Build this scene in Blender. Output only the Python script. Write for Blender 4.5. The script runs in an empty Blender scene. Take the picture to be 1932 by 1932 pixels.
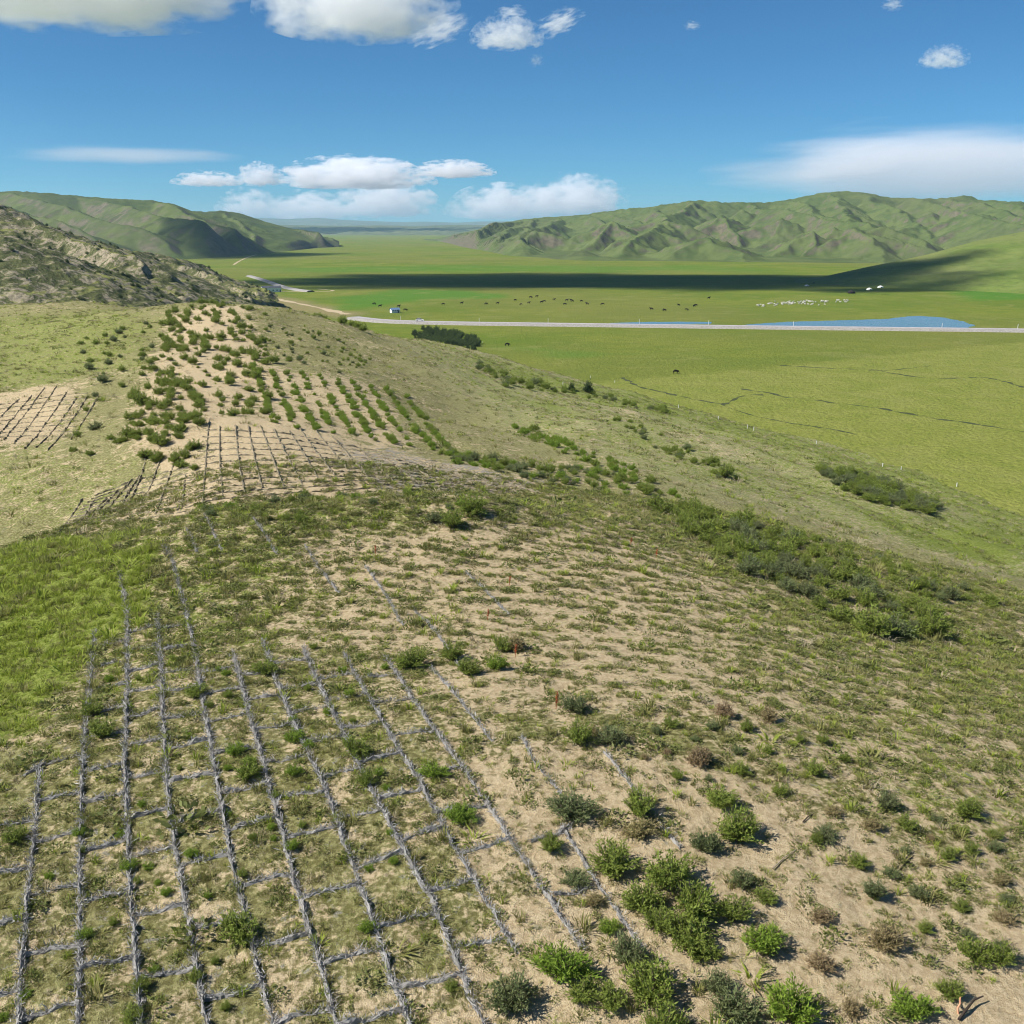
import bpy, math, random
import numpy as np
from mathutils import Vector

random.seed(7)
RNG = np.random.default_rng(7)
SC = bpy.context.scene
COL = SC.collection

# ------------------------------------------------------------------ camera
F = 1937.0 / 1932.0              # focal length / picture width
PITCH = math.radians(15.5)       # tilt below the horizon
CAMZ = 50.0                      # metres above the valley floor
cam_data = bpy.data.cameras.new('camera')
cam = bpy.data.objects.new('camera', cam_data)
COL.objects.link(cam)
cam.location = (0, 0, CAMZ)
cam.rotation_euler = (math.pi / 2 - PITCH, 0, 0)
cam_data.sensor_width = 36.0
cam_data.lens = 36.0 * F
cam_data.clip_start = 0.5
cam_data.clip_end = 200000.0
SC.camera = cam

# ------------------------------------------------------------------ sky, sun, exposure
SUN_EL = math.radians(44.0)
SUN_AZ = math.radians(-106.0)     # direction to the sun, from +Y, clockwise positive (to the left, a little behind)
sun_dir = Vector((math.sin(SUN_AZ) * math.cos(SUN_EL), math.cos(SUN_AZ) * math.cos(SUN_EL), math.sin(SUN_EL)))
world = bpy.data.worlds.new('World')
SC.world = world
world.use_nodes = True
wn = world.node_tree
wn.nodes.clear()
w_out = wn.nodes.new('ShaderNodeOutputWorld')
w_bg = wn.nodes.new('ShaderNodeBackground')
w_sky = wn.nodes.new('ShaderNodeTexSky')
w_sky.sky_type = 'NISHITA'
w_sky.sun_disc = False
w_sky.sun_elevation = SUN_EL
w_sky.sun_rotation = SUN_AZ
w_sky.altitude = 3400.0
w_sky.air_density = 1.0
w_sky.dust_density = 0.7
w_sky.ozone_density = 4.2
w_bg.inputs['Strength'].default_value = 0.054
w_tint = wn.nodes.new('ShaderNodeMix')
w_tint.data_type = 'RGBA'
w_tint.blend_type = 'MULTIPLY'
w_tint.inputs[0].default_value = 1.0
w_tint.inputs[7].default_value = (0.46, 0.925, 1.12, 1)     # clear, dry high-plateau air
wn.links.new(w_sky.outputs[0], w_tint.inputs[6])
wn.links.new(w_tint.outputs[2], w_bg.inputs['Color'])
wn.links.new(w_bg.outputs[0], w_out.inputs['Surface'])

sun_data = bpy.data.lights.new('sun', 'SUN')
sun = bpy.data.objects.new('sun', sun_data)
COL.objects.link(sun)
sun_data.energy = 4.8
sun_data.angle = math.radians(0.53)
sun_data.color = (1.0, 0.965, 0.90)
sun.rotation_euler = (-sun_dir).to_track_quat('-Z', 'Y').to_euler()
sun.location = (-80, 0, 120)

SC.view_settings.view_transform = 'Standard'
SC.view_settings.look = 'None'
SC.view_settings.exposure = 0.75
SC.view_settings.gamma = 1.0
SC.view_settings.use_curve_mapping = False
SC.render.engine = 'CYCLES'
SC.cycles.use_denoising = True
SC.cycles.filter_width = 1.0
SC.cycles.max_bounces = 40
SC.cycles.diffuse_bounces = 2
SC.cycles.glossy_bounces = 2
SC.cycles.transmission_bounces = 2
SC.cycles.transparent_max_bounces = 8
SC.cycles.volume_bounces = 36
SC.cycles.volume_step_rate = 0.5

# ------------------------------------------------------------------ helpers
SP, CP = math.sin(PITCH), math.cos(PITCH)


def ray(u, v):
    """direction of the sight line through point (u, v) of a 1932-unit picture, scaled to unit depth"""
    a = (np.asarray(u, float) - 966.0) / 1937.0
    o = (966.0 - np.asarray(v, float)) / 1937.0
    return a, CP + o * SP, -SP + o * CP


def P(u, v, d):
    a, b, c = ray(u, v)
    return np.array([a * d, b * d, CAMZ + c * d])


def project(x, y, z):
    zz = z - CAMZ
    d = y * CP - zz * SP
    o = y * SP + zz * CP
    return 966.0 + 1937.0 * x / d, 966.0 - 1937.0 * o / d, d


def _hash(ix, iy, seed):
    h = (ix.astype(np.int64) * 374761393 + iy.astype(np.int64) * 668265263 + seed * 974634777) & 0xFFFFFFFF
    h = ((h ^ (h >> 13)) * 1274126177) & 0xFFFFFFFF
    return ((h ^ (h >> 16)) & 0xFFFF) / 65535.0


def perlin(x, y, seed=0):
    x = np.asarray(x, float)
    y = np.asarray(y, float)
    ix, iy = np.floor(x), np.floor(y)
    fx, fy = x - ix, y - iy
    sx, sy = fx * fx * fx * (fx * (fx * 6 - 15) + 10), fy * fy * fy * (fy * (fy * 6 - 15) + 10)

    def g(dx, dy):
        t = _hash(ix + dx, iy + dy, seed) * 2 * np.pi
        return np.cos(t) * (fx - dx) + np.sin(t) * (fy - dy)
    a = g(0, 0) * (1 - sx) + g(1, 0) * sx
    b = g(0, 1) * (1 - sx) + g(1, 1) * sx
    return (a * (1 - sy) + b * sy) * 1.5


def fbm(x, y, octaves=4, seed=0, gain=0.5):
    t, a = 0.0, 1.0
    for k in range(octaves):
        t = t + a * perlin(x, y, seed + k * 17)
        x, y, a = x * 2.03 + 7.1, y * 2.03 - 3.7, a * gain
    return t


def ridged(x, y, octaves=4, seed=0, gain=0.5):
    t, a, w = 0.0, 1.0, 1.0
    for k in range(octaves):
        r = 1 - np.abs(perlin(x, y, seed + k * 31))
        r = r * r * w
        w = np.clip(r * 1.4, 0, 1)
        t = t + a * r
        x, y, a = x * 2.07 + 3.3, y * 2.07 + 9.2, a * gain
    return t / 1.9


def sstep(a, b, x):
    t = np.clip((x - a) / (b - a), 0, 1)
    return t * t * (3 - 2 * t)


# ------------------------------------------------------------------ node material helper
class NT:
    def __init__(self, name):
        self.m = bpy.data.materials.new(name)
        self.m.use_nodes = True
        self.t = self.m.node_tree
        self.t.nodes.clear()
        self.out = self.t.nodes.new('ShaderNodeOutputMaterial')

    def n(self, kind, **kw):
        nd = self.t.nodes.new('ShaderNode' + kind)
        for k, v in kw.items():
            setattr(nd, k, v)
        return nd

    def put(self, sock, val):
        if hasattr(val, 'links') or isinstance(val, bpy.types.NodeSocket):
            self.t.links.new(val, sock)
        elif isinstance(val, (tuple, list)) and len(val) == 3 and sock.type == 'RGBA':
            sock.default_value = (*val, 1)
        else:
            sock.default_value = val

    def pos(self):
        return self.n('NewGeometry').outputs['Position']

    def noise(self, scale, detail=4, rough=0.55, vec=None, dist=0.0, dim='3D'):
        nd = self.n('TexNoise', noise_dimensions=dim)
        self.put(nd.inputs['Vector'], vec if vec is not None else self.pos())
        nd.inputs['Scale'].default_value = scale
        nd.inputs['Detail'].default_value = detail
        nd.inputs['Roughness'].default_value = rough
        nd.inputs['Distortion'].default_value = dist
        return nd.outputs['Fac']

    def mapping(self, vec, scale=(1, 1, 1), rot=(0, 0, 0), loc=(0, 0, 0)):
        nd = self.n('Mapping')
        self.put(nd.inputs['Vector'], vec)
        nd.inputs['Scale'].default_value = scale
        nd.inputs['Rotation'].default_value = rot
        nd.inputs['Location'].default_value = loc
        return nd.outputs[0]

    def math(self, op, a, b=None, c=None, clamp=False):
        nd = self.n('Math', operation=op, use_clamp=clamp)
        self.put(nd.inputs[0], a)
        if b is not None:
            self.put(nd.inputs[1], b)
        if c is not None:
            self.put(nd.inputs[2], c)
        return nd.outputs[0]

    def step(self, x, a, b, lo=0.0, hi=1.0):
        nd = self.n('MapRange', interpolation_type='SMOOTHSTEP')
        self.put(nd.inputs['Value'], x)
        for i, v in zip(('From Min', 'From Max', 'To Min', 'To Max'), (a, b, lo, hi)):
            self.put(nd.inputs[i], v)
        return nd.outputs[0]

    def mix(self, f, a, b, blend='MIX'):
        nd = self.n('Mix', data_type='RGBA', blend_type=blend)
        self.put(nd.inputs[0], f)
        self.put(nd.inputs[6], a)
        self.put(nd.inputs[7], b)
        return nd.outputs[2]

    def attr(self, name, vec=False):
        nd = self.n('Attribute', attribute_name=name)
        return nd.outputs['Vector' if vec else 'Fac']

    def bump(self, h, strength, dist=0.1, normal=None):
        nd = self.n('Bump')
        nd.inputs['Strength'].default_value = strength
        nd.inputs['Distance'].default_value = dist
        self.put(nd.inputs['Height'], h)
        if normal is not None:
            self.put(nd.inputs['Normal'], normal)
        return nd.outputs[0]

    def principled(self, color, rough=0.9, normal=None, spec=0.15, translucent=0.0):
        b = self.n('BsdfPrincipled')
        self.put(b.inputs['Base Color'], color)
        self.put(b.inputs['Roughness'], rough)
        self.put(b.inputs['Specular IOR Level'], spec)
        if normal is not None:
            self.put(b.inputs['Normal'], normal)
        sh = b.outputs[0]
        if translucent:
            tr = self.n('BsdfTranslucent')
            self.put(tr.inputs['Color'], color)
            mx = self.n('MixShader')
            mx.inputs[0].default_value = translucent
            self.t.links.new(sh, mx.inputs[1])
            self.t.links.new(tr.outputs[0], mx.inputs[2])
            sh = mx.outputs[0]
        self.t.links.new(sh, self.out.inputs['Surface'])
        return self.m


def mesh_np(name, verts, faces, mat=None, smooth=True, attrs=None):
    """mesh from arrays: verts (N,3), faces (M,k) with one k"""
    me = bpy.data.meshes.new(name)
    verts = np.ascontiguousarray(verts, dtype=np.float32)
    faces = np.ascontiguousarray(faces, dtype=np.int32)
    m, k = faces.shape
    me.vertices.add(len(verts))
    me.vertices.foreach_set('co', verts.ravel())
    me.loops.add(m * k)
    me.loops.foreach_set('vertex_index', faces.ravel())
    me.polygons.add(m)
    me.polygons.foreach_set('loop_start', np.arange(0, m * k, k, dtype=np.int32))
    me.polygons.foreach_set('use_smooth', np.full(m, smooth, dtype=bool))
    me.update(calc_edges=True)
    for an, av in (attrs or {}).items():
        av = np.asarray(av, dtype=np.float32)
        if av.ndim == 2:
            a = me.attributes.new(an, 'FLOAT_VECTOR', 'POINT')
            a.data.foreach_set('vector', av.ravel())
        else:
            a = me.attributes.new(an, 'FLOAT', 'POINT')
            a.data.foreach_set('value', av)
    if mat is not None:
        me.materials.append(mat)
    return me


def add(name, data, parent=None, loc=None, rz=None, scale=None, **props):
    o = bpy.data.objects.new(name, data)
    COL.objects.link(o)
    if parent is not None:
        o.parent = parent
    if loc is not None:
        o.location = [float(c) for c in loc]
    if rz is not None:
        o.rotation_euler = (0, 0, float(rz))
    if scale is not None:
        o.scale = scale if isinstance(scale, (tuple, list)) else (float(scale),) * 3
    for k, v in props.items():
        o[k] = v
    return o


def grid_faces(nr, nc):
    i = np.arange((nr - 1) * (nc - 1))
    r, c = i // (nc - 1), i % (nc - 1)
    a = r * nc + c
    return np.stack([a, a + 1, a + nc + 1, a + nc], 1)


# ------------------------------------------------------------------ the dune: heights
# points of the ground read from the photograph (u, v, depth in metres) and a few heights outside the view (x, y, z)
PTS = np.array([P(*p) for p in [
    # spine of the near dune
    (500, 1930, 24.3), (966, 1930, 24.0), (1400, 1930, 24.0), (1932, 1920, 24.6), (0, 1930, 24.6),
    (500, 1450, 33.2), (966, 1450, 32.6), (1400, 1450, 33.2), (1932, 1400, 39.5), (0, 1480, 33.6),
    (500, 1230, 43.0), (966, 1230, 42.0), (1400, 1200, 46.5), (1700, 1200, 53), (150, 1230, 45), (0, 1250, 47),
    (440, 1000, 57), (700, 985, 58), (950, 985, 60), (0, 1050, 63), (210, 1030, 62), (1200, 1010, 64),
    (440, 952, 60.5), (700, 936, 61), (900, 938, 62), (300, 985, 61), (100, 1026, 63),
    # hollow and second dune
    (380, 930, 76), (700, 900, 80), (1000, 930, 80), (120, 985, 80), (0, 960, 86),
    (385, 800, 97), (600, 800, 100), (200, 850, 95), (0, 800, 117), (800, 850, 98),
    (400, 690, 135), (560, 690, 138), (250, 690, 140), (60, 700, 150), (700, 740, 132),
    (400, 610, 170), (520, 620, 172), (280, 610, 178), (0, 640, 190), (120, 600, 205), (650, 650, 172),
    (400, 575, 190), (330, 574, 200), (480, 578, 196), (200, 574, 230), (0, 578, 262),
    (600, 600, 205), (690, 625, 222),
    # right flank down to the meadow
    (1050, 945, 75), (1300, 990, 72), (1500, 1100, 60), (1780, 1190, 57), (1932, 1130, 74), (1932, 1230, 57),
    (1932, 1040, 108), (1650, 1010, 96), (1400, 930, 100), (1500, 870, 148), (1700, 920, 150), (1200, 800, 147), (1150, 870, 107),
    (1000, 760, 164), (900, 690, 215), (780, 640, 250), (850, 790, 135), (1350, 830, 170),
]])
OUT = np.array([
    (0, 5, 31.5), (-25, 8, 31), (25, 5, 31), (-60, 15, 26), (60, 10, 25), (0, -40, 29), (-90, 60, 22), (90, 60, 4), (90, -20, 8), (-90, -30, 20),
    (-18.5, 68, 30.6), (-9, 68, 31.0), (-2, 69, 30.8), (-27, 70, 29.3), (-35, 71, 27.2),
    (-60, 55, 26.5), (-95, 95, 26), (-130, 140, 25), (-160, 210, 26), (-200, 300, 24),
    # toe of the slope, then under the meadow
    (93, 182, 0.3), (80, 222, 0.2), (64, 250, 0.4), (47, 284, 0.2), (20, 325, 0.3), (-3, 385, 0.4), (-20, 450, .2),
    (125, 190, -9), (110, 235, -9), (75, 300, -9), (30, 390, -9), (10, 470, -8), (130, 100, -6), (140, 20, -6),
    # behind the second dune
    (-60, 235, 25), (-85, 300, 12), (-40, 300, 14), (-15, 330, 5.5), (-120, 290, 27), (-170, 360, 12), (-70, 380, 4), (-120, 420, 3),
    (-190, 470, -3), (-60, 480, -1), (-100, 560, -6), (0, 560, -10), (-230, 400, 6),
])
CTRL = np.vstack([PTS, OUT])


def tps_fit(c, lam=0.35):
    x = c[:, :2] / 100.0
    d = np.hypot(x[:, None, 0] - x[None, :, 0], x[:, None, 1] - x[None, :, 1])
    K = np.where(d > 0, d * d * np.log(np.maximum(d, 1e-9)), 0)
    K += np.eye(len(c)) * lam * 1e-3
    Q = np.hstack([np.ones((len(c), 1)), x])
    A = np.zeros((len(c) + 3,) * 2)
    A[:len(c), :len(c)] = K
    A[:len(c), len(c):] = Q
    A[len(c):, :len(c)] = Q.T
    b = np.zeros(len(c) + 3)
    b[:len(c)] = c[:, 2]
    return x, np.linalg.solve(A, b)


TX, TW = tps_fit(CTRL)


def dune_base(x, y):
    x = np.asarray(x, float) / 100.0
    y = np.asarray(y, float) / 100.0
    z = TW[len(TX)] + TW[len(TX) + 1] * x + TW[len(TX) + 2] * y
    for (cx, cy), w in zip(TX, TW):
        r2 = (x - cx) ** 2 + (y - cy) ** 2
        z = z + w * 0.5 * r2 * np.log(np.maximum(r2, 1e-12))
    return z


def dune_z(x, y):
    x = np.asarray(x, float)
    y = np.asarray(y, float)
    r = np.hypot(x, y)
    z = dune_base(x, y)
    z = z + 0.55 * fbm(x / 17, y / 17, 3, 3) * sstep(30, 90, r) + 0.10 * fbm(x / 3.1, y / 3.1, 3, 5) + 0.035 * fbm(x / .75, y / .75, 2, 9)
    # shallow gullies down the right flank
    q = sstep(20, 60, x - (-0.18 * (y - 60))) * sstep(60, 110, y)
    z = z + 1.3 * q * fbm((x * .83 + y * .55) / 26, (x * .55 - y * .83) / 70, 3, 21)
    return z


def hit(u, v, zf=None, d0=12.0, d1=900.0):
    """where the sight lines through (u, v) first meet the dune or the valley floor: arrays x, y, z, depth"""
    zf = zf or ground_z
    u = np.atleast_1d(np.asarray(u, float))
    v = np.atleast_1d(np.asarray(v, float))
    a, b, c = ray(u, v)
    ds = np.geomspace(d0, d1, 420)
    X = a[:, None] * ds
    Y = b[:, None] * ds
    Z = CAMZ + c[:, None] * ds
    below = Z < zf(X, Y)
    k = np.where(below.any(1), below.argmax(1), len(ds) - 1)
    lo, hi = ds[np.maximum(k - 1, 0)], ds[k]
    for _ in range(18):
        m = (lo + hi) / 2
        bl = CAMZ + c * m < zf(a * m, b * m)
        hi = np.where(bl, m, hi)
        lo = np.where(bl, lo, m)
    return a * hi, b * hi, zf(a * hi, b * hi), hi


def ground_z(x, y):
    return np.maximum(dune_z(x, y), 0.0)


def poly_world(pts, dens=3):
    """a closed outline on the ground from outline points of the photograph"""
    pts = np.array(pts, float)
    uu, vv = [], []
    for i in range(len(pts)):
        a, b = pts[i], pts[(i + 1) % len(pts)]
        for t in np.arange(dens) / dens:
            uu.append(a[0] + (b[0] - a[0]) * t)
            vv.append(a[1] + (b[1] - a[1]) * t)
    x, y, _, _ = hit(uu, vv)
    return np.stack([x, y], 1)


def poly_sd(poly, x, y):
    """signed distance, positive inside, to a closed outline"""
    x = np.asarray(x, float)
    y = np.asarray(y, float)
    best = np.full(x.shape, 1e18)
    inside = np.zeros(x.shape, bool)
    n = len(poly)
    for i in range(n):
        ax, ay = poly[i]
        bx, by = poly[(i + 1) % n]
        dx, dy = bx - ax, by - ay
        L = dx * dx + dy * dy + 1e-12
        t = np.clip(((x - ax) * dx + (y - ay) * dy) / L, 0, 1)
        d2 = (x - ax - t * dx) ** 2 + (y - ay - t * dy) ** 2
        best = np.minimum(best, d2)
        cr = ((ay > y) != (by > y))
        with np.errstate(divide='ignore', invalid='ignore'):
            xi = (bx - ax) * (y - ay) / (by - ay) + ax
        inside ^= cr & (x < xi)
    d = np.sqrt(best)
    return np.where(inside, d, -d)


class Zone:
    def __init__(self, pts, soft):
        self.p = poly_world(pts)
        self.s = soft

    def __call__(self, x, y):
        sd = poly_sd(self.p, x, y)
        sd = sd + self.s * 0.9 * fbm(np.asarray(x) / (self.s * 2.2), np.asarray(y) / (self.s * 2.2), 3, 41)
        return sstep(-self.s, self.s, sd)

# ------------------------------------------------------------------ zones of the dune
Z_GREEN = Zone([(-80, 1040), (0, 1032), (120, 1020), (230, 1012), (300, 1060), (260, 1150), (190, 1210), (120, 1290), (40, 1390), (-80, 1400)], 1.92)
Z_TOP = Zone([(300, 985), (440, 958), (700, 940), (920, 945), (960, 985), (800, 1010), (600, 1060), (560, 1180), (440, 1240), (330, 1330), (180, 1400), (60, 1410), (190, 1210), (280, 1100)], 2.4)
Z_STRIPE = Zone([(640, 1020), (820, 990), (1180, 990), (1330, 1060), (1500, 1150), (1500, 1300), (1250, 1330), (950, 1300), (700, 1180), (600, 1090)], 3.52)
Z_SAND = Zone([(870, 1480), (1050, 1420), (1250, 1420), (1400, 1440), (1500, 1520), (1650, 1560), (1760, 1640), (1840, 1750), (1980, 1850), (1980, 1990), (760, 1990), (960, 1790), (930, 1640)], 1.44)
Z_CELLS = Zone([(-60, 1440), (170, 1340), (420, 1240), (720, 1240), (960, 1560), (960, 1640), (860, 1760), (780, 1990), (-80, 1990)], 1.12)
Z_DRY = Zone([(1330, 1060), (1500, 1130), (1700, 1200), (1850, 1200), (1980, 1260), (1980, 1760), (1800, 1640), (1640, 1480), (1480, 1350)], 3.2)
Z_BTRI = Zone([(318, 595), (400, 577), (470, 605), (505, 690), (490, 760), (440, 800), (385, 800), (372, 885), (275, 880), (245, 800), (285, 700), (308, 640)], 1.4)
Z_BTOP = Zone([(390, 575), (450, 578), (470, 640), (440, 690), (410, 640)], 2.4)
Z_BGRID = Zone([(385, 790), (520, 790), (600, 810), (700, 845), (800, 880), (860, 915), (740, 938), (430, 950), (330, 985), (200, 985), (250, 915), (360, 890)], 1.92)
Z_BROWS = Zone([(470, 690), (560, 700), (700, 720), (780, 850), (700, 840), (560, 805), (480, 800)], 2.24)
Z_BGREY = Zone([(640, 840), (760, 850), (900, 880), (1040, 915), (1000, 935), (760, 935), (680, 900)], 1.92)
Z_BLEFT = Zone([(-60, 600), (200, 585), (300, 600), (240, 690), (100, 740), (-60, 740)], 4.8)
Z_BLGRID = Zone([(-60, 745), (150, 725), (140, 800), (80, 845), (-60, 850)], 1.92)
Z_BLLOW = Zone([(-60, 850), (110, 840), (240, 890), (330, 900), (240, 960), (100, 990), (-60, 1015)], 3.2)
Z_TOE = Zone([(870, 665), (960, 710), (1280, 790), (1600, 885), (1990, 1020), (1990, 940), (1640, 862), (1280, 765), (950, 690)], 4.8)
Z_TOE2 = Zone([(1650, 985), (1800, 985), (1990, 1040), (1990, 1110), (1800, 1050)], 6.4)
Z_BARE = Zone([(1740, 1880), (1850, 1830), (1990, 1790), (1990, 1990), (1700, 1990)], 1.12)


def cover_raw(x, y):
    """share of sand, fresh green, grey litter and dry grass on the ground"""
    big = fbm(x / 11, y / 11, 3, 71)
    sand = 0.52 - 0.26 * sstep(66, 92, np.hypot(x, y)) + 0.22 * big
    green = 0.25 + 0.15 * fbm(x / 8, y / 8, 3, 72)
    grey = 0.05 + 0.1 * sstep(0.1, 0.7, fbm(x / 5, y / 5, 2, 73))
    r = np.hypot(x, y)
    flank = sstep(10, 30, x + 0.3 * (y - 70)) * sstep(75, 110, y)
    sand = sand + (0.31 + 0.28 * fbm((x * .83 + y * .55) / 6, (x * .55 - y * .83) / 22, 3, 79) - sand) * flank
    green = green + (0.52 + .22 * big - green) * flank
    for z, s, g, e in ((Z_GREEN, .02, 1.0, 0), (Z_TOP, .46, .50, .06), (Z_STRIPE, .84, .28, .05), (Z_CELLS, .38, .26, .14), (Z_DRY, .72, .42, .08),
                       (Z_SAND, .93, .18, .05), (Z_BTRI, .84, .15, .12), (Z_BTOP, .85, .1, 0), (Z_BROWS, .74, .28, .08), (Z_BGRID, .84, .06, .12),
                       (Z_BGREY, .62, .1, .62), (Z_BLEFT, .24, .56, .04), (Z_BLGRID, .75, .1, .1), (Z_BLLOW, .40, .44, .08),
                       (Z_TOE, .12, .72, 0), (Z_TOE2, .05, .9, 0), (Z_BARE, 1.15, .02, .0)):
        w = z(x, y)
        sand = sand + (s - sand) * w
        green = green + (g - green) * w
        grey = grey + (e - grey) * w
    pale = np.clip(flank + .2 * sstep(66, 90, r), 0, 1)
    return np.clip(sand, 0, 1.2), np.clip(green, 0, 1), np.clip(grey, 0, 1), pale


class Raster:
    """cover shares and a few zone weights on two grids, read back by bilinear interpolation"""
    def __init__(self, x0, x1, y0, y1, step, fn):
        self.x0, self.y0, self.h = x0, y0, step
        gx, gy = np.arange(x0, x1 + step, step), np.arange(y0, y1 + step, step)
        X, Y = np.meshgrid(gx, gy)
        self.v = np.stack([q.reshape(X.shape) for q in fn(X.ravel(), Y.ravel())], -1)

    def __call__(self, x, y):
        fx = np.clip((x - self.x0) / self.h, 0, self.v.shape[1] - 1.001)
        fy = np.clip((y - self.y0) / self.h, 0, self.v.shape[0] - 1.001)
        ix, iy = fx.astype(int), fy.astype(int)
        tx, ty = (fx - ix)[..., None], (fy - iy)[..., None]
        v = self.v
        return (v[iy, ix] * (1 - tx) + v[iy, ix + 1] * tx) * (1 - ty) + (v[iy + 1, ix] * (1 - tx) + v[iy + 1, ix + 1] * tx) * ty


def _all(x, y):
    return (*cover_raw(x, y), Z_GREEN(x, y), Z_STRIPE(x, y), Z_DRY(x, y), Z_BARE(x, y))


R_NEAR = Raster(-52, 52, 6, 88, .4, _all)
R_FAR = Raster(-330, 330, -10, 560, 2.2, _all)


def cover_all(x, y):
    near = (np.abs(x) < 52) & (y > 6) & (y < 88)
    out = R_FAR(x, y)
    out[near] = R_NEAR(x[near], y[near])
    return [out[..., i] for i in range(out.shape[-1])]


def cover(x, y):
    return cover_all(x, y)[:3]


# ------------------------------------------------------------------ materials of the ground
def mat_dune():
    k = NT('dune_ground')
    pos = k.pos()
    sand, green, grey = k.attr('sand'), k.attr('green'), k.attr('grey')
    n_f = k.step(k.noise(5.5, 6, 0.65, pos), .27, .73)
    n_m = k.step(k.noise(0.85, 6, 0.66, pos), .30, .70)
    n_g = k.step(k.noise(34.0, 3, 0.6, pos), .22, .78)
    n_l = k.step(k.noise(2.3, 5, 0.65, pos), .28, .72)
    sandc = k.mix(k.step(n_f, .3, .7), (.46, .355, .21), (.575, .46, .29))
    sandc = k.mix(k.step(n_g, .52, .70, 0, .5), sandc, (.30, .23, .14))
    dry = k.mix(k.step(n_f, .2, .8), (.165, .15, .055), (.335, .315, .135))
    dry = k.mix(k.attr('pale'), dry, k.mix(k.step(n_f, .2, .8), (.235, .225, .095), (.42, .40, .205)))
    dry = k.mix(k.step(n_g, .42, .62, 0, .7), dry, k.mix(.5, dry, (.10, .085, .05)))
    grn = k.mix(k.step(n_f, .3, .7), (.135, .175, .028), (.25, .285, .065))
    litter = k.mix(k.step(n_g, .35, .65), (.17, .15, .125), (.40, .37, .33))
    thr = k.math('ADD', k.math('MULTIPLY', n_m, .55), k.math('MULTIPLY', n_f, .45))
    f_s = k.step(k.math('SUBTRACT', k.math('ADD', sand, thr), 1.0), -.14, .16)
    col = k.mix(f_s, dry, sandc)
    t2 = k.math('ADD', k.math('MULTIPLY', n_l, .6), k.math('MULTIPLY', n_g, .4))
    f_g = k.step(k.math('SUBTRACT', k.math('ADD', green, t2), 1.0), -.12, .20)
    col = k.mix(f_g, col, grn)
    f_e = k.step(k.math('SUBTRACT', k.math('ADD', grey, n_l), 1.0), -.05, .12, 0, .8)
    col = k.mix(f_e, col, litter)
    h = k.math('ADD', k.math('MULTIPLY', n_f, .6), k.math('MULTIPLY', n_g, .35))
    nb = k.bump(h, .9, .10)
    return k.principled(col, .95, nb, .05)


def mat_meadow():
    k = NT('meadow_grass')
    pos = k.pos()
    n1 = k.noise(.012, 4, .6, pos)
    n2 = k.noise(.09, 5, .65, k.mapping(pos, (1, 1.0, 1)))
    n3 = k.noise(.8, 4, .7, pos)
    n4 = k.noise(.0022, 4, .55, pos)
    c = k.mix(k.step(n1, .35, .65), (.125, .175, .018), (.19, .215, .030))
    c = k.mix(k.step(n2, .35, .7, 0, .55), c, (.095, .15, .018))
    c = k.mix(k.step(n4, .42, .60, 0, .5), c, (.19, .18, .05))
    # a mown field: a real edge running across the meadow
    sep = k.n('SeparateXYZ')
    k.put(sep.inputs[0], pos)
    f = k.attr('mown')
    c = k.mix(f, c, k.mix(k.step(n2, .3, .7), (.235, .245, .058), (.185, .21, .038)))
    c = k.mix(k.attr('lush'), c, (.075, .19, .018))
    c = k.mix(k.attr('earth'), c, (.29, .22, .12))
    c = k.mix(k.step(n3, .38, .66, 0, .6), c, k.mix(.55, c, (.045, .065, .012)))
    c = k.mix(k.step(k.noise(.035, 6, .7, pos, .8), .52, .68, 0, .4), c, (.235, .23, .075))
    return k.principled(c, .95, k.bump(k.math('ADD', n3, k.noise(.28, 4, .65, pos)), 1.0, .8), .05)


def mat_hill(name, g1, g2, soil, rock, s0, s1, nscale):
    k = NT(name)
    pos = k.pos()
    nz = k.n('SeparateXYZ')
    k.put(nz.inputs[0], k.n('NewGeometry').outputs['Normal'])
    n1 = k.noise(nscale, 6, .65, pos)
    n2 = k.noise(nscale * 5, 5, .65, pos)
    n3 = k.noise(nscale * .22, 4, .5, pos)
    c = k.mix(k.step(n1, .35, .65), g1, g2)
    c = k.mix(k.step(n3, .45, .7, 0, .5), c, k.mix(.6, g2, soil))
    slope = k.math('ADD', nz.outputs[2], k.math('MULTIPLY', k.math('SUBTRACT', n1, .5), .35))
    f = k.step(slope, s0, s1, 1, 0)
    sc = k.mix(k.step(n2, .38, .62), soil, rock)
    c = k.mix(f, c, sc)
    c = k.mix(k.step(n2, .5, .72, 0, .35), c, (.05, .065, .025))
    return k.principled(c, .95, k.bump(n2, .8, .8 / (nscale * 60)), .05)


def mat_rocky():
    k = NT('rocky_scrub_slope')
    pos = k.pos()
    nz = k.n('SeparateXYZ')
    k.put(nz.inputs[0], k.n('NewGeometry').outputs['Normal'])
    n1 = k.step(k.noise(.045, 5, .6, pos), .3, .7)
    n2 = k.step(k.noise(.22, 6, .7, pos, .6), .28, .72)
    n3 = k.step(k.noise(1.1, 4, .65, pos), .28, .72)
    earth = k.mix(n3, (.20, .17, .11), (.36, .31, .22))
    scrub = k.mix(n3, (.055, .066, .026), (.13, .135, .058))
    grass = k.mix(n3, (.13, .15, .035), (.23, .23, .075))
    f = k.step(k.math('ADD', k.math('MULTIPLY', n2, .7), k.math('MULTIPLY', n1, .3)), .44, .66)
    c = k.mix(f, scrub, earth)
    top = k.step(k.math('ADD', nz.outputs[2], k.math('MULTIPLY', n1, .12)), .985, 1.08)
    c = k.mix(top, c, grass)
    return k.principled(c, .95, k.bump(k.math('ADD', n2, k.math('MULTIPLY', n3, .4)), .7, .6), .05)


M_DUNE = mat_dune()
M_MEADOW = mat_meadow()

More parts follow.
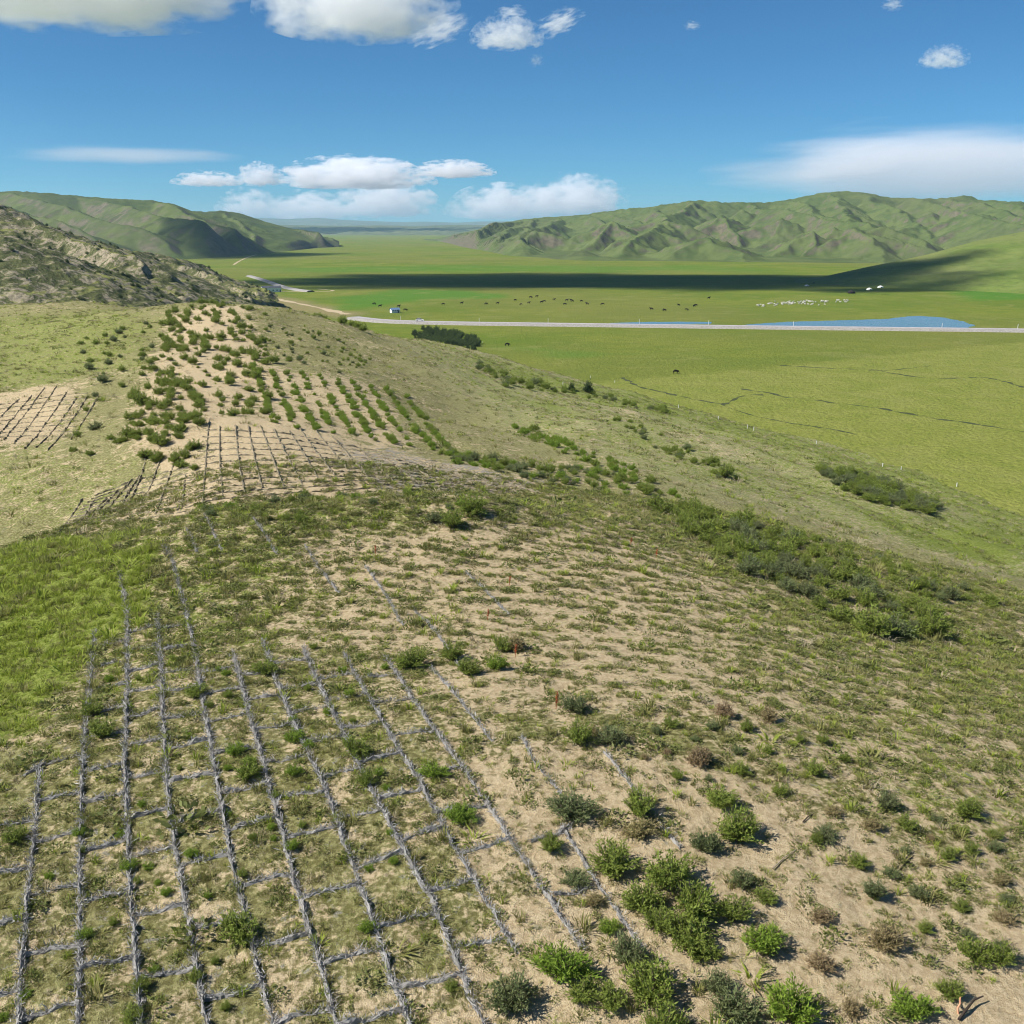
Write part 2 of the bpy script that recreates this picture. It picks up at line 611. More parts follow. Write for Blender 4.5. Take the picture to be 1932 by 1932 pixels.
# ------------------------------------------------------------------ dune mesh
def build_dune():
    ang = np.radians(np.linspace(-58, 58, 560))
    rr = np.geomspace(7.0, 560.0, 660)
    A, R = np.meshgrid(ang, rr)
    x, y = R * np.sin(A), R * np.cos(A)
    z = dune_z(x, y)
    s, g, e, pl = cover_all(x.ravel(), y.ravel())[:4]
    me = mesh_np('sand_dune', np.stack([x.ravel(), y.ravel(), z.ravel()], 1), grid_faces(len(rr), len(ang))[:, ::-1], M_DUNE, True,
                 {'sand': s, 'green': g, 'grey': e, 'pale': pl})
    add('sand_dune', me, kind='structure', label='grassy sand dune ridge covered with straw barriers and shrubs')


build_dune()


# ------------------------------------------------------------------ valley floor, one sheet out to the horizon
def plain_pt(u, v):
    a, b, c = ray(u, v)
    d = -CAMZ / c
    return np.array([a * d, b * d])


MOWN = np.array([plain_pt(*p) for p in [(960, 736), (1070, 726), (1180, 716), (1430, 697), (1650, 672), (1932, 645), (2400, 600), (3200, 700), (2400, 1100), (1000, 1000)]])
LUSH1 = np.array([plain_pt(*p) for p in [(640, 562), (780, 545), (900, 549), (960, 560), (820, 566), (720, 578), (640, 585)]])
LUSH2 = np.array([plain_pt(*p) for p in [(1780, 545), (1900, 532), (2100, 528), (2100, 565), (1830, 566)]])
LUSH3 = np.array([plain_pt(*p) for p in [(560, 505), (900, 500), (1300, 503), (1400, 510), (1100, 513), (560, 514)]])
LUSH4 = np.array([plain_pt(*p) for p in [(960, 655), (1010, 650), (1080, 664), (1200, 668), (1060, 676)]])
EARTH = np.array([plain_pt(*p) for p in [(470, 556), (540, 562), (585, 570), (640, 586), (690, 592), (640, 600), (540, 585), (470, 575)]])


def build_plain():
    ang = np.radians(np.linspace(-64, 64, 380))
    rr = np.concatenate([[0.0], np.geomspace(40, 23000.0, 520)])
    A, R = np.meshgrid(ang, rr)
    x, y = (R * np.sin(A)).ravel(), (R * np.cos(A)).ravel()
    z = np.zeros_like(x)
    w = lambda p, s: sstep(-s, s, poly_sd(p, x, y) + s * .8 * fbm(x / (3 * s), y / (3 * s), 3, 5))
    mown = sstep(-.8, .8, poly_sd(MOWN, x, y))
    lush = np.clip(.8 * w(LUSH1, 14) + .9 * w(LUSH2, 12) + .6 * w(LUSH3, 60) + .45 * w(LUSH4, 8), 0, 1)
    me = mesh_np('meadow', np.stack([x, y, z], 1), grid_faces(len(rr), len(ang))[:, ::-1], M_MEADOW, True,
                 {'mown': mown, 'lush': lush, 'earth': .75 * w(EARTH, 9)})
    add('meadow', me, kind='structure', label='flat green meadow filling the valley floor')


build_plain()


# ------------------------------------------------------------------ hills
def smax(a, b, k):
    h = np.clip(.5 + .5 * (a - b) / k, 0, 1)
    return b + (a - b) * h + k * h * (1 - h)


def slope_hill(name, label, us, sky_v, ridge_d, base_d, mat, spur, nu=420, nd=260, back=1.5, seed=1, peaks=(), prof=1.15, drop=3.0):
    """a range: crest heights and distances at stations across the view, then spurs and gullies; peaks = foothills (u, v, depth, radius)"""
    us = np.array(us, float)
    cu = np.linspace(us[0], us[-1], nu)
    sv, rd, bd = (np.interp(cu, us, q) for q in (sky_v, ridge_d, base_d))
    a, b, c = ray(cu, sv)
    rz = CAMZ + c * rd                                   # crest height
    az = np.arctan2(a, b)
    ry = rd * np.hypot(a, b)
    by = bd * np.hypot(a, b)
    t = np.concatenate([np.linspace(-.06, 1, nd), np.linspace(1, back, nd // 4)[1:]])
    T, AZ = np.meshgrid(t, az, indexing='ij')
    R = by + (ry - by) * T
    x, y = R * np.sin(AZ), R * np.cos(AZ)
    tt = np.clip(T, 0, 1)
    front = np.power(tt, prof)
    h = np.maximum(rz, 0.5) * np.where(T <= 1, front, np.clip(1 - (T - 1) / (back - 1), 0, 1) ** .8)
    env = np.sin(np.pi * np.clip(tt, 0, 1) ** .8) * sstep(0, 25, rz)
    wx = x + 60 * fbm(x / 300, y / 300, 2, seed + 3) * spur[1] / 160
    wy = y + 60 * fbm(x / 300, y / 300, 2, seed + 4) * spur[1] / 160
    rg = ridged(wx / spur[1], wy / (spur[1] * spur[2]), 4, seed)
    z = h + env * spur[0] * (rg - .55) * np.clip(rz / max(rz.max(), 1) * 1.3, .25, 1)
    for (pu, pv, pd, pr, seed2) in peaks:
        px, py, pz = P(pu, pv, pd)
        dx, dy = x - px, y - py
        r = np.hypot(dx, dy)
        th = np.arctan2(dy, dx)
        r = r + pr * .25 * fbm(x / (pr * .6), y / (pr * .6), 3, seed2)
        lob = 1 + .5 * (2 * np.abs(((th / (2 * np.pi) * 4 + _hash(np.array([seed2]), np.array([3]), 5)[0]) % 1) - .5) - .5) * 2
        cone = pz * (1 - r / pr * lob)
        cone = cone + pz * .16 * (ridged(x / (pr * .5), y / (pr * .5), 3, seed2 + 9) - .5) * np.clip(r / pr * 2.5, .1, 1)
        z = smax(cone, z, 4.0)
    z = z + spur[0] * .20 * (ridged(wx / (spur[1] * .30), wy / (spur[1] * .42), 3, seed + 5) - .5) * np.clip(env * 1.6, 0, 1)
    z = z + spur[3] * fbm(x / (spur[1] * .08), y / (spur[1] * .18), 3, seed + 8) * np.clip(env * 2, 0, 1)
    z = np.where(T < 0, -drop, z - drop * np.clip(1 - tt * 14, 0, 1))
    me = mesh_np(name, np.stack([x.ravel(), y.ravel(), z.ravel()], 1), grid_faces(len(t), nu), mat, True)
    return add(name, me, kind='structure', label=label)


def spur_range(name, label, us, sky_v, ridge_d, base_d, mat, peaks=(), seed=1, spacing=110.0, lateral=0.0, kside=.62, nu=560, nd=250, back=1.35, apron=.30, rough=1.2, warp=10.0, power=.85, sec=(50, 130), drop=3.0, near=1.0):
    """an eroded range: crest line, spurs running down from it, side spurs and foothill summits; facets meet in ridges and V-shaped gullies"""
    r = np.random.default_rng(seed)
    us = np.array(us, float)
    cu = np.linspace(us[0], us[-1], nu)
    sv, rd, bd = (np.interp(cu, us, q) for q in (sky_v, ridge_d, base_d))
    a, b, c = ray(cu, sv)
    rz = CAMZ + c * rd
    az = np.arctan2(a, b)
    hyp = np.hypot(a, b)
    ry, by = rd * hyp, bd * hyp
    t = np.concatenate([np.linspace(-.05, 1, nd), np.linspace(1, back, nd // 5)[1:]])
    T, AZ = np.meshgrid(t, az, indexing='ij')
    R = by + (ry - by) * T
    x, y = (R * np.sin(AZ)), (R * np.cos(AZ))
    wx = (x + warp * fbm(x / (spacing * .7), y / (spacing * .7), 3, seed + 1)).ravel()
    wy = (y + warp * fbm(x / (spacing * .7), y / (spacing * .7), 3, seed + 2)).ravel()
    crest = np.stack([ry * np.sin(az), ry * np.cos(az), rz], 1)
    base = np.stack([by * np.sin(az), by * np.cos(az)], 1)
    segs = []
    st = max(1, nu // 90)
    for i in range(0, nu - st, st):
        segs.append((crest[i], crest[i + st], kside * .55))
    arc = np.concatenate([[0], np.cumsum(np.hypot(*np.diff(crest[:, :2], axis=0).T))])
    q = spacing * .5
    while q < arc[-1]:
        i = int(np.searchsorted(arc, q))
        i = min(i, nu - 1)
        p0 = crest[i].copy()
        q += spacing * r.uniform(.65, 1.4)
        if p0[2] < 6:
            continue
        dv = base[i] - p0[:2]
        L = np.linalg.norm(dv) * r.uniform(.55, 1.0)
        u_ = dv / np.linalg.norm(dv)
        v_ = np.array([-u_[1], u_[0]])
        lat = lateral + r.normal(0, .16)
        m = max(4, int(L / 130))
        prev = p0 - np.array([0, 0, 1.5])
        for k in range(1, m + 1):
            f = k / m
            xy = p0[:2] + u_ * L * f + v_ * (lat * L * f + r.normal(0, .10) * spacing)
            zz_ = p0[2] * (1 - f) ** power + r.uniform(-.06, .10) * p0[2] * (1 if k < m else 0)
            cur = np.array([xy[0], xy[1], min(zz_, prev[2] + 6)])
            segs.append((prev, cur, kside * r.uniform(.8, 1.2)))
            for sd in (-1, 1):
                if r.uniform() < .8:
                    l2 = r.uniform(*sec)
                    d2 = v_ * sd * .85 + u_ * r.uniform(.2, .8)
                    d2 /= np.linalg.norm(d2)
                    e = np.array([cur[0] + d2[0] * l2, cur[1] + d2[1] * l2, cur[2] - l2 * r.uniform(.28, .45)])
                    segs.append((cur - np.array([0, 0, 1]), e, kside * r.uniform(.9, 1.3)))
            prev = cur
    for (pu, pv, pd, pr) in peaks:
        p0 = P(pu, pv, pd)
        a0 = r.uniform(0, 6.28)
        for k in range(5):
            th = a0 + k * 1.257 + r.normal(0, .2)
            l2 = pr * r.uniform(.8, 1.3)
            mid = np.array([p0[0] + math.cos(th) * l2 * .5, p0[1] + math.sin(th) * l2 * .5, p0[2] * r.uniform(.45, .62)])
            e = np.array([p0[0] + math.cos(th + r.normal(0, .3)) * l2, p0[1] + math.sin(th + r.normal(0, .3)) * l2, -2.0])
            segs.append((p0, mid, kside * 1.15))
            segs.append((mid, e, kside * 1.05))
    tt = np.clip(T, 0, 1)
    z = (np.maximum(rz, .5) * apron * tt ** 1.5).ravel()
    z = np.where(T.ravel() > 1, -50, z)
    for p0, p1, k in segs:
        rad = max(p0[2], p1[2], 1) / (k * .74) + 8
        m = (wx > min(p0[0], p1[0]) - rad) & (wx < max(p0[0], p1[0]) + rad) & (wy > min(p0[1], p1[1]) - rad) & (wy < max(p0[1], p1[1]) + rad)
        idx = np.nonzero(m)[0]
        if not len(idx):
            continue
        dx, dy = p1[0] - p0[0], p1[1] - p0[1]
        L2 = dx * dx + dy * dy + 1e-9
        ex, ey = wx[idx] - p0[0], wy[idx] - p0[1]
        s_ = np.clip((ex * dx + ey * dy) / L2, 0, 1)
        d = np.hypot(ex - s_ * dx, ey - s_ * dy)
        zz_ = p0[2] + (p1[2] - p0[2]) * s_ - k * d * (1 - .25 * np.clip(d / rad, 0, 1))
        zo = z[idx]
        h = np.clip(.5 + .5 * (zz_ - zo) / (2.0 * near), 0, 1)
        z[idx] = zo + (zz_ - zo) * h + 2.0 * near * h * (1 - h)
    z = z.reshape(T.shape)
    z = z + rough * fbm(x / (spacing * .16), y / (spacing * .16), 3, seed + 8) * np.clip(z / 12, 0, 1)
    z = z * sstep(0, .22, tt)
    z = np.where(T <= 0, -drop, z - drop * np.clip(1 - tt * 12, 0, 1))
    z = np.where(T > 1, np.minimum(z, rz[None, :] * np.clip(1 - (T - 1) / (back - 1), 0, 1) - 0.0), z)
    z = np.maximum(z, -drop)
    me = mesh_np(name, np.stack([x.ravel(), y.ravel(), z.ravel()], 1), grid_faces(len(t), nu), mat, True)
    return add(name, me, kind='structure', label=label)


M_HFAR = mat_hill('green_hill_slopes', (.068, .096, .030), (.108, .134, .044), (.085, .078, .05), (.145, .122, .085), .68, .86, .02)
M_HLEFT = mat_hill('dark_green_slopes', (.06, .085, .025), (.10, .125, .038), (.085, .08, .05), (.15, .125, .09), .78, .92, .016)
M_HNEAR = mat_hill('pasture_hill_slope', (.105, .15, .03), (.15, .185, .045), (.17, .14, .08), (.2, .17, .11), .80, .90, .03)
M_ROCKY = mat_rocky()
M_DIST = mat_hill('distant_hills', (.10, .12, .05), (.13, .14, .07), (.12, .11, .08), (.15, .13, .1), .5, .6, .0012)

spur_range('hill_range', 'long green hill range with eroded brown spurs across the valley',
           [800, 830, 870, 900, 950, 1000, 1050, 1100, 1150, 1200, 1260, 1317, 1360, 1420, 1450, 1500, 1540, 1575, 1610, 1640, 1670, 1700, 1740, 1775, 1810, 1830, 1850, 1890, 1932, 2050, 2250, 2500, 2800],
           [456, 449, 441, 434, 420, 412, 408, 405, 397, 392, 385, 377, 381, 381, 382, 374, 365, 361, 361, 364, 371, 374, 373, 375, 368, 370, 377, 379, 382, 376, 384, 372, 380],
           [4600, 4300, 3900, 3600, 3200, 2950, 2800, 2700, 2650, 2600, 2560, 2520, 2500, 2500, 2520, 2500, 2480, 2460, 2450, 2440, 2430, 2420, 2400, 2400, 2380, 2380, 2360, 2350, 2350, 2300, 2250, 2200, 2150],
           [4200, 3700, 2700, 2300, 1850, 1680, 1600, 1540, 1500, 1480, 1460, 1450, 1440, 1430, 1420, 1410, 1400, 1390, 1380, 1370, 1370, 1370, 1370, 1370, 1370, 1370, 1370, 1370, 1370, 1350, 1300, 1300, 1300],
           M_HFAR, nu=760, nd=270, seed=11, spacing=95, sec=(40, 110), rough=1.6, near=.5,
           peaks=[(1067, 439, 1620, 150), (1152, 417, 2080, 150), (1266, 414, 2000, 150), (1330, 441, 1640, 130), (1363, 406, 2100, 170),
                  (1476, 411, 2020, 160), (1583, 428, 1760, 120), (1660, 426, 1740, 140), (1612, 397, 2150, 170), (1524, 436, 1740, 100),
                  (1400, 394, 2300, 150), (1760, 400, 2080, 170), (1860, 404, 1980, 170), (1010, 434, 2100, 150), (1970, 402, 2000, 180)])

slope_hill('hill_flank', 'smooth green hillside running down to the meadow beyond the pond',
           [1500, 1540, 1580, 1640, 1700, 1750, 1800, 1840, 1900, 1932, 2000, 2150, 2400, 2700],
           [529, 525, 516, 503, 491, 480, 466, 455, 443, 437, 428, 410, 395, 390],
           [1010, 1010, 1015, 1030, 1050, 1065, 1080, 1090, 1100, 1105, 1110, 1120, 1120, 1120],
           [960, 945, 915, 880, 858, 842, 828, 815, 795, 785, 770, 740, 700, 680],
           M_HNEAR, (5.0, 120, 1.6, .5), nu=260, nd=160, seed=31, prof=.95, back=1.7)

spur_range('hill_range', 'dark green mountain slope with gullies beyond the scrubby spur',
           [-700, -400, -150, 0, 60, 150, 200, 240, 290, 330, 360, 390, 420, 450, 480, 510, 540, 570, 600, 640],
           [350, 352, 356, 361, 361, 369, 374, 376, 378, 386, 398, 399, 397, 402, 413, 429, 444, 455, 462, 467],
           [2100, 2150, 2200, 2250, 2250, 2300, 2350, 2380, 2400, 2450, 2500, 2600, 2700, 2750, 2800, 2850, 2950, 3050, 3150, 3200],
           [1100, 1150, 1200, 1300, 1320, 1380, 1420, 1460, 1520, 1580, 1620, 1680, 1750, 1820, 1900, 2000, 2150, 2350, 2550, 2700],
           M_HLEFT, nu=440, nd=230, seed=48, spacing=150, lateral=.25, back=2.2, sec=(60, 160),
           peaks=[(150, 398, 1950, 170), (60, 408, 1800, 160), (265, 412, 2050, 160)])

# scrubby rocky spur between the dune and the mountain: back crest, then the front knoll
spur_range('rocky_spur', 'steep rocky spur with scrub and pale bare earth behind the dune',
           [-500, -250, -80, 0, 30, 60, 100, 140, 190, 250, 300, 340, 380, 420, 450, 475, 500, 525],
           [330, 352, 374, 386, 400, 418, 432, 440, 455, 470, 482, 491, 502, 519, 535, 549, 562, 574],
           [430, 450, 470, 480, 490, 500, 510, 520, 535, 555, 575, 595, 615, 640, 670, 690, 700, 720],
           [300, 310, 330, 345, 350, 360, 360, 365, 375, 385, 395, 405, 415, 425, 440, 455, 480, 520],
           M_ROCKY, nu=360, nd=200, seed=63, spacing=36, lateral=.35, sec=(14, 34), kside=.85, rough=.7, warp=4.5, back=2.4, near=.3, apron=.30,
           peaks=[(225, 500, 465, 34), (150, 492, 430, 34), (330, 520, 500, 36)])
spur_range('rocky_knoll', 'nearer rocky knoll with bare earth ledges at the photo left edge',
           [-500, -250, -80, 0, 30, 60, 100, 140, 180, 230, 280, 330, 380, 430, 460, 485, 510, 540],
           [400, 420, 440, 447, 455, 462, 474, 489, 502, 516, 526, 533, 541, 553, 566, 580, 598, 618],
           [330, 335, 342, 348, 352, 356, 362, 370, 378, 388, 400, 415, 430, 445, 460, 480, 500, 520],
           [240, 245, 250, 252, 255, 258, 262, 268, 275, 285, 300, 315, 330, 345, 360, 380, 410, 440],
           M_ROCKY, nu=340, nd=180, seed=83, spacing=26, lateral=.35, sec=(9, 24), kside=.85, rough=.5, warp=3.2, back=2.6, near=.25, apron=.35)

slope_hill('distant_hills', 'low grey green hills at the far end of the valley',
           [300, 420, 500, 560, 640, 720, 780, 830, 880, 960, 1100, 1400],
           [424, 423, 424, 425, 426, 425, 427, 425, 424, 426, 424, 425],
           [9500] * 12, [6500] * 12, M_DIST, (40, 900, 1.5, 6), nu=260, nd=60, seed=91)
slope_hill('distant_hills', 'blue hills on the skyline at the far end of the valley',
           [200, 400, 480, 540, 600, 650, 700, 760, 800, 860, 900, 1000, 1200],
           [415, 412, 411, 413, 411, 415, 417, 419, 418, 420, 418, 417, 415],
           [19000] * 13, [14000] * 13, M_DIST, (90, 1600, 1.2, 10), nu=260, nd=60, seed=95)

# ------------------------------------------------------------------ road, pond, creeks
def mat_simple(name, c1, c2, scale=1.0, rough=.9, bump=.3, spec=.1, vary=None):
    k = NT(name)
    n = k.step(k.noise(scale, 5, .6), .3, .7)
    c = k.mix(n, c1, c2)
    if vary is not None:
        c = k.mix(k.math('MULTIPLY', k.n('ObjectInfo').outputs['Random'], .8), c, vary)
    return k.principled(c, rough, k.bump(n, bump, .05), spec)


M_ROAD = mat_simple('pale_concrete_road', (.31, .285, .29), (.42, .385, .39), .35)
M_GRAVEL = mat_simple('pale_gravel', (.20, .185, .16), (.34, .315, .29), 1.6)
M_DITCH = mat_simple('dark_wet_soil', (.035, .045, .02), (.075, .085, .035), .6)
M_EARTH = mat_simple('bare_track_earth', (.36, .28, .17), (.46, .37, .24), .4)


def mat_water():
    k = NT('pond_water')
    n = k.noise(1.6, 3, .6, k.mapping(k.pos(), (1, .6, 1)))
    b = k.n('BsdfPrincipled')
    b.inputs['Base Color'].default_value = (.10, .20, .26, 1)
    b.inputs['Roughness'].default_value = .22
    b.inputs['IOR'].default_value = 1.33
    k.put(b.inputs['Normal'], k.bump(n, .6, .25))
    k.t.links.new(b.outputs[0], k.out.inputs['Surface'])
    return k.m


M_WATER = mat_water()


def plain3(u, v, z=0.0):
    a, b, c = ray(u, v)
    d = (z - CAMZ) / c
    return np.array([a * d, b * d, z])


def resample(pts, step):
    pts = np.asarray(pts, float)
    seg = np.hypot(*(np.diff(pts[:, :2], axis=0)).T)
    s = np.concatenate([[0], np.cumsum(seg)])
    n = max(2, int(s[-1] / step) + 1)
    q = np.linspace(0, s[-1], n)
    return np.stack([np.interp(q, s, pts[:, i]) for i in range(pts.shape[1])], 1)


def smooth_path(pts, it=3):
    pts = np.asarray(pts, float)
    for _ in range(it):
        q = [pts[0]]
        for a, b in zip(pts[:-1], pts[1:]):
            q += [a * .75 + b * .25, a * .25 + b * .75]
        q.append(pts[-1])
        pts = np.array(q)
    return pts


def normals2(p):
    t = np.gradient(p[:, :2], axis=0)
    t /= np.linalg.norm(t, axis=1)[:, None] + 1e-9
    return np.stack([-t[:, 1], t[:, 0]], 1), t


def build_road(pts, label, half=3.3):
    p = resample(smooth_path([plain3(*q, 1.2)[:2] for q in pts]), 5)
    n, _ = normals2(p)
    prof = [(-half - 3.3, -.3), (-half - .8, 1.1), (-half, 1.2), (half, 1.2), (half + .8, 1.1), (half + 3.3, -.3)]
    V = np.stack([np.stack([p[:, 0] + n[:, 0] * off, p[:, 1] + n[:, 1] * off, np.full(len(p), z)], 1) for off, z in prof], 0)
    o = add('road', mesh_np('road_embankment', V.reshape(-1, 3), grid_faces(len(prof), len(p)), M_GRAVEL, False), kind='structure', label=label)
    W = np.stack([np.stack([p[:, 0] + n[:, 0] * s, p[:, 1] + n[:, 1] * s, np.full(len(p), 1.206)], 1) for s in (-half + .6, half - .6)], 0)
    add('road_surface', mesh_np('road_surface', W.reshape(-1, 3), grid_faces(2, len(p)), M_ROAD, False), parent=o)


build_road([(2700, 634), (1932, 620.5), (1600, 617), (1400, 614.5), (1100, 610.5), (850, 607.5), (740, 604.5), (700, 601.5), (668, 597.5)], 'pale road on a low gravel bank crossing the meadow')
build_road([(586, 548), (560, 545), (535, 540), (505, 529), (485, 523), (470, 519)], 'short pale stretch of road below the rocky spur', 1.1)


def build_track(pts, w, label):
    p = resample(smooth_path([plain3(*q)[:2] for q in pts], 2), 3)
    n, _ = normals2(p)
    ww = w * np.clip(1 + fbm(p[:, 0] / 20, p[:, 1] / 20, 2, 3), .4, 1.8)
    V = np.stack([np.stack([p[:, 0] + n[:, 0] * s * ww, p[:, 1] + n[:, 1] * s * ww, np.full(len(p), .02)], 1) for s in (-1, 1)], 0)
    add('earth_track', mesh_np('earth_track', V.reshape(-1, 3), grid_faces(2, len(p)), M_EARTH, False), kind='structure', label=label)


build_track([(655, 593), (625, 586), (600, 580), (560, 572), (510, 562), (470, 556)], 2.4, 'tan earth track behind the second dune')
build_track([(600, 545), (640, 549), (580, 551), (500, 549), (450, 548)], 1.6, 'worn track past the long white house')
build_track([(440, 500), (452, 492), (470, 484), (500, 476)], 1.6, 'thin pale track across the far meadow')


def sheet(name, outline, z, mat, label, jag=0.0):
    o = resample(np.vstack([outline, outline[:1]]), max(1.0, jag * 1.2))[:-1]
    if jag:
        o = o + jag * np.stack([fbm(o[:, 0] / 4, o[:, 1] / 4, 3, 7), fbm(o[:, 0] / 4, o[:, 1] / 4, 3, 8)], 1)
    import bmesh
    bm = bmesh.new()
    f = bm.faces.new([bm.verts.new((x, y, z)) for x, y in o])
    f.normal_update()
    if f.normal.z < 0:
        f.normal_flip()
    bmesh.ops.triangulate(bm, faces=[f])
    me = bpy.data.meshes.new(name)
    bm.to_mesh(me)
    bm.free()
    me.materials.append(mat)
    return add(name, me, kind='structure', label=label)


sheet('pond_water', np.array([plain3(*p)[:2] for p in [(1400, 613), (1440, 610), (1490, 607), (1545, 605.5), (1600, 604), (1670, 602), (1705, 598), (1735, 596), (1780, 599), (1815, 606), (1840, 614), (1820, 622), (1600, 620), (1400, 617)]]),
      .03, M_WATER, 'shallow blue pond lying along the far side of the road', 2.0)
sheet('pond_water', np.array([plain3(*p)[:2] for p in [(1150, 609.5), (1210, 607.6), (1290, 607.0), (1345, 607.4), (1340, 611), (1150, 612)]]),
      .03, M_WATER, 'thin strip of flooded grass left of the pond', 1.2)

CREEKS = [
    [(1172, 712), (1190, 722), (1205, 729), (1240, 738), (1285, 749), (1330, 757), (1360, 762)],
    [(1362, 764), (1390, 752), (1410, 744), (1440, 745)],
    [(1395, 733), (1430, 738), (1460, 742), (1485, 752), (1500, 749), (1540, 756), (1600, 763), (1650, 769), (1700, 778), (1760, 790), (1830, 797), (1890, 809), (1940, 815)],
    [(1470, 690), (1530, 693), (1600, 697), (1640, 695), (1680, 704), (1740, 713), (1800, 714), (1850, 711), (1880, 716), (1932, 731)],
    [(1360, 764), (1420, 785), (1500, 800), (1560, 808), (1620, 820)],
    [(1640, 700), (1700, 697), (1760, 690)],
]
for i, c in enumerate(CREEKS):
    p = resample(smooth_path([plain3(*q)[:2] for q in c], 2), .8)
    w0 = [.5, .5, .55, .5, .3, .25][i]
    p = p + .9 * np.stack([fbm(p[:, 0] / 7, p[:, 1] / 7, 3, 11 + i), fbm(p[:, 0] / 7, p[:, 1] / 7, 3, 21 + i)], 1)
    n, _ = normals2(p)
    w = w0 * np.clip(1 + 1.6 * fbm(p[:, 0] / 5, p[:, 1] / 5, 2, 31 + i), .15, 2.6)
    V = np.stack([np.stack([p[:, 0] + n[:, 0] * s * w, p[:, 1] + n[:, 1] * s * w, np.full(len(p), .012 + .003 * i)], 1) for s in (-1, 1)], 0)
    add('creek_water', mesh_np('creek_water', V.reshape(-1, 3), grid_faces(2, len(p)), M_DITCH, False), kind='structure',
        label='narrow dark creek winding through the mown meadow')


# ------------------------------------------------------------------ plants: meshes
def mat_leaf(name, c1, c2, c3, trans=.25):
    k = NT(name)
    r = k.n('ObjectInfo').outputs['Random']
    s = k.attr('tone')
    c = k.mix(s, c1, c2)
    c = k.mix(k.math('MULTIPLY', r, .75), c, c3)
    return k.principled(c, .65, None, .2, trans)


M_LEAF = mat_leaf('shrub_leaves', (.12, .17, .024), (.26, .315, .06), (.19, .235, .045), .4)
M_LEAFB = mat_leaf('bright_shrub_leaves', (.125, .205, .018), (.26, .345, .05), (.19, .28, .035), .35)
M_LEAFG = mat_leaf('dull_shrub_leaves', (.095, .135, .045), (.20, .235, .095), (.17, .19, .08), .35)
M_LEAFR = mat_leaf('reddish_shrub_leaves', (.20, .21, .06), (.36, .29, .14), (.32, .22, .14), .35)
M_DARKLEAF = mat_leaf('dark_thicket_leaves', (.035, .065, .018), (.095, .13, .035), (.06, .09, .028), .3)
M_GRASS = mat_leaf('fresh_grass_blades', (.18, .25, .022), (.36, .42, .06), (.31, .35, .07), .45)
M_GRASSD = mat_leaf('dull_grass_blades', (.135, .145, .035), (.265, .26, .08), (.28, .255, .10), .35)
M_STRAW = mat_leaf('dead_grass_blades', (.26, .215, .115), (.46, .39, .23), (.30, .26, .18), .2)
M_HERB = mat_leaf('herb_leaves', (.095, .125, .026), (.20, .23, .055), (.19, .195, .07), .35)
M_STEM = mat_simple('shrub_stems', (.10, .075, .05), (.19, .15, .11), 30)
M_STICK = mat_leaf('grey_weathered_straw', (.13, .122, .11), (.54, .52, .495), (.32, .30, .275), .1)
M_STICKD = mat_simple('brown_weathered_straw', (.13, .11, .07), (.28, .24, .165), 9, .9, .4)
M_TWIG = mat_simple('dark_dead_wood', (.035, .028, .022), (.08, .06, .045), 20)
M_REDSTALK = mat_simple('red_brown_flower_stalk', (.33, .075, .03), (.42, .13, .06), 40)
M_WHITE = mat_simple('white_painted_wall', (.74, .74, .72), (.82, .82, .80), 1.5, .8, .1)
M_CONC = mat_simple('pale_concrete_post', (.60, .60, .58), (.74, .73, .70), 6, .9, .2)
M_BLUE = mat_simple('blue_metal_roof', (.10, .17, .30), (.15, .23, .37), .8, .5, .1, .4)
M_DARKROOF = mat_simple('dark_grey_roof', (.05, .055, .07), (.09, .095, .11), .8, .6, .1, .3)
M_GLASS = mat_simple('dark_window_glass', (.02, .025, .03), (.03, .035, .04), 1, .15, 0, .5)
M_HIDE = mat_simple('dark_animal_hide', (.012, .010, .008), (.035, .026, .02), 3, .8, .2, .1, (.02, .015, .01))
M_WOOL = mat_simple('off_white_wool', (.42, .39, .33), (.56, .53, .47), 8, .95, .5)
M_CANVAS = mat_simple('white_tent_canvas', (.50, .50, .48), (.60, .60, .57), 1, .9, .1)
M_DCANVAS = mat_simple('black_tent_cloth', (.018, .016, .015), (.035, .03, .028), 2, .95, .2)


def unit(v):
    return v / (np.linalg.norm(v, axis=-1, keepdims=True) + 1e-9)


def leaf_quads(pos, dirs, L, Wd, rng):
    """diamond leaves at pos pointing along dirs"""
    n = len(pos)
    side = unit(np.cross(dirs, rng.normal(size=(n, 3))))
    L = np.asarray(L).reshape(-1, 1) * np.ones((n, 1))
    Wd = np.asarray(Wd).reshape(-1, 1) * np.ones((n, 1))
    a = pos
    b = pos + dirs * L * .5 + side * Wd * .5
    c = pos + dirs * L
    d = pos + dirs * L * .5 - side * Wd * .5
    V = np.stack([a, b, c, d], 1).reshape(-1, 3)
    return V, np.arange(4 * n).reshape(-1, 4)


def prism_path(paths, radii, sides=3):
    """thin tapering sticks: paths (n,k,3), radii (n,k)"""
    n, k, _ = paths.shape
    t = unit(np.gradient(paths, axis=1))
    ref = np.where(np.abs(t[..., 2:3]) > .9, np.array([1., 0, 0]), np.array([0, 0, 1.]))
    s1 = unit(np.cross(t, ref))
    s2 = np.cross(t, s1)
    V = []
    for j in range(sides):
        a = 2 * math.pi * j / sides
        V.append(paths + (s1 * math.cos(a) + s2 * math.sin(a)) * radii[..., None])
    V = np.stack(V, 2)                       # n,k,sides,3
    idx = np.arange(n * k * sides).reshape(n, k, sides)
    Fs = []
    for j in range(sides):
        j2 = (j + 1) % sides
        Fs.append(np.stack([idx[:, :-1, j], idx[:, :-1, j2], idx[:, 1:, j2], idx[:, 1:, j]], -1).reshape(-1, 4))
    return V.reshape(-1, 3), np.concatenate(Fs)


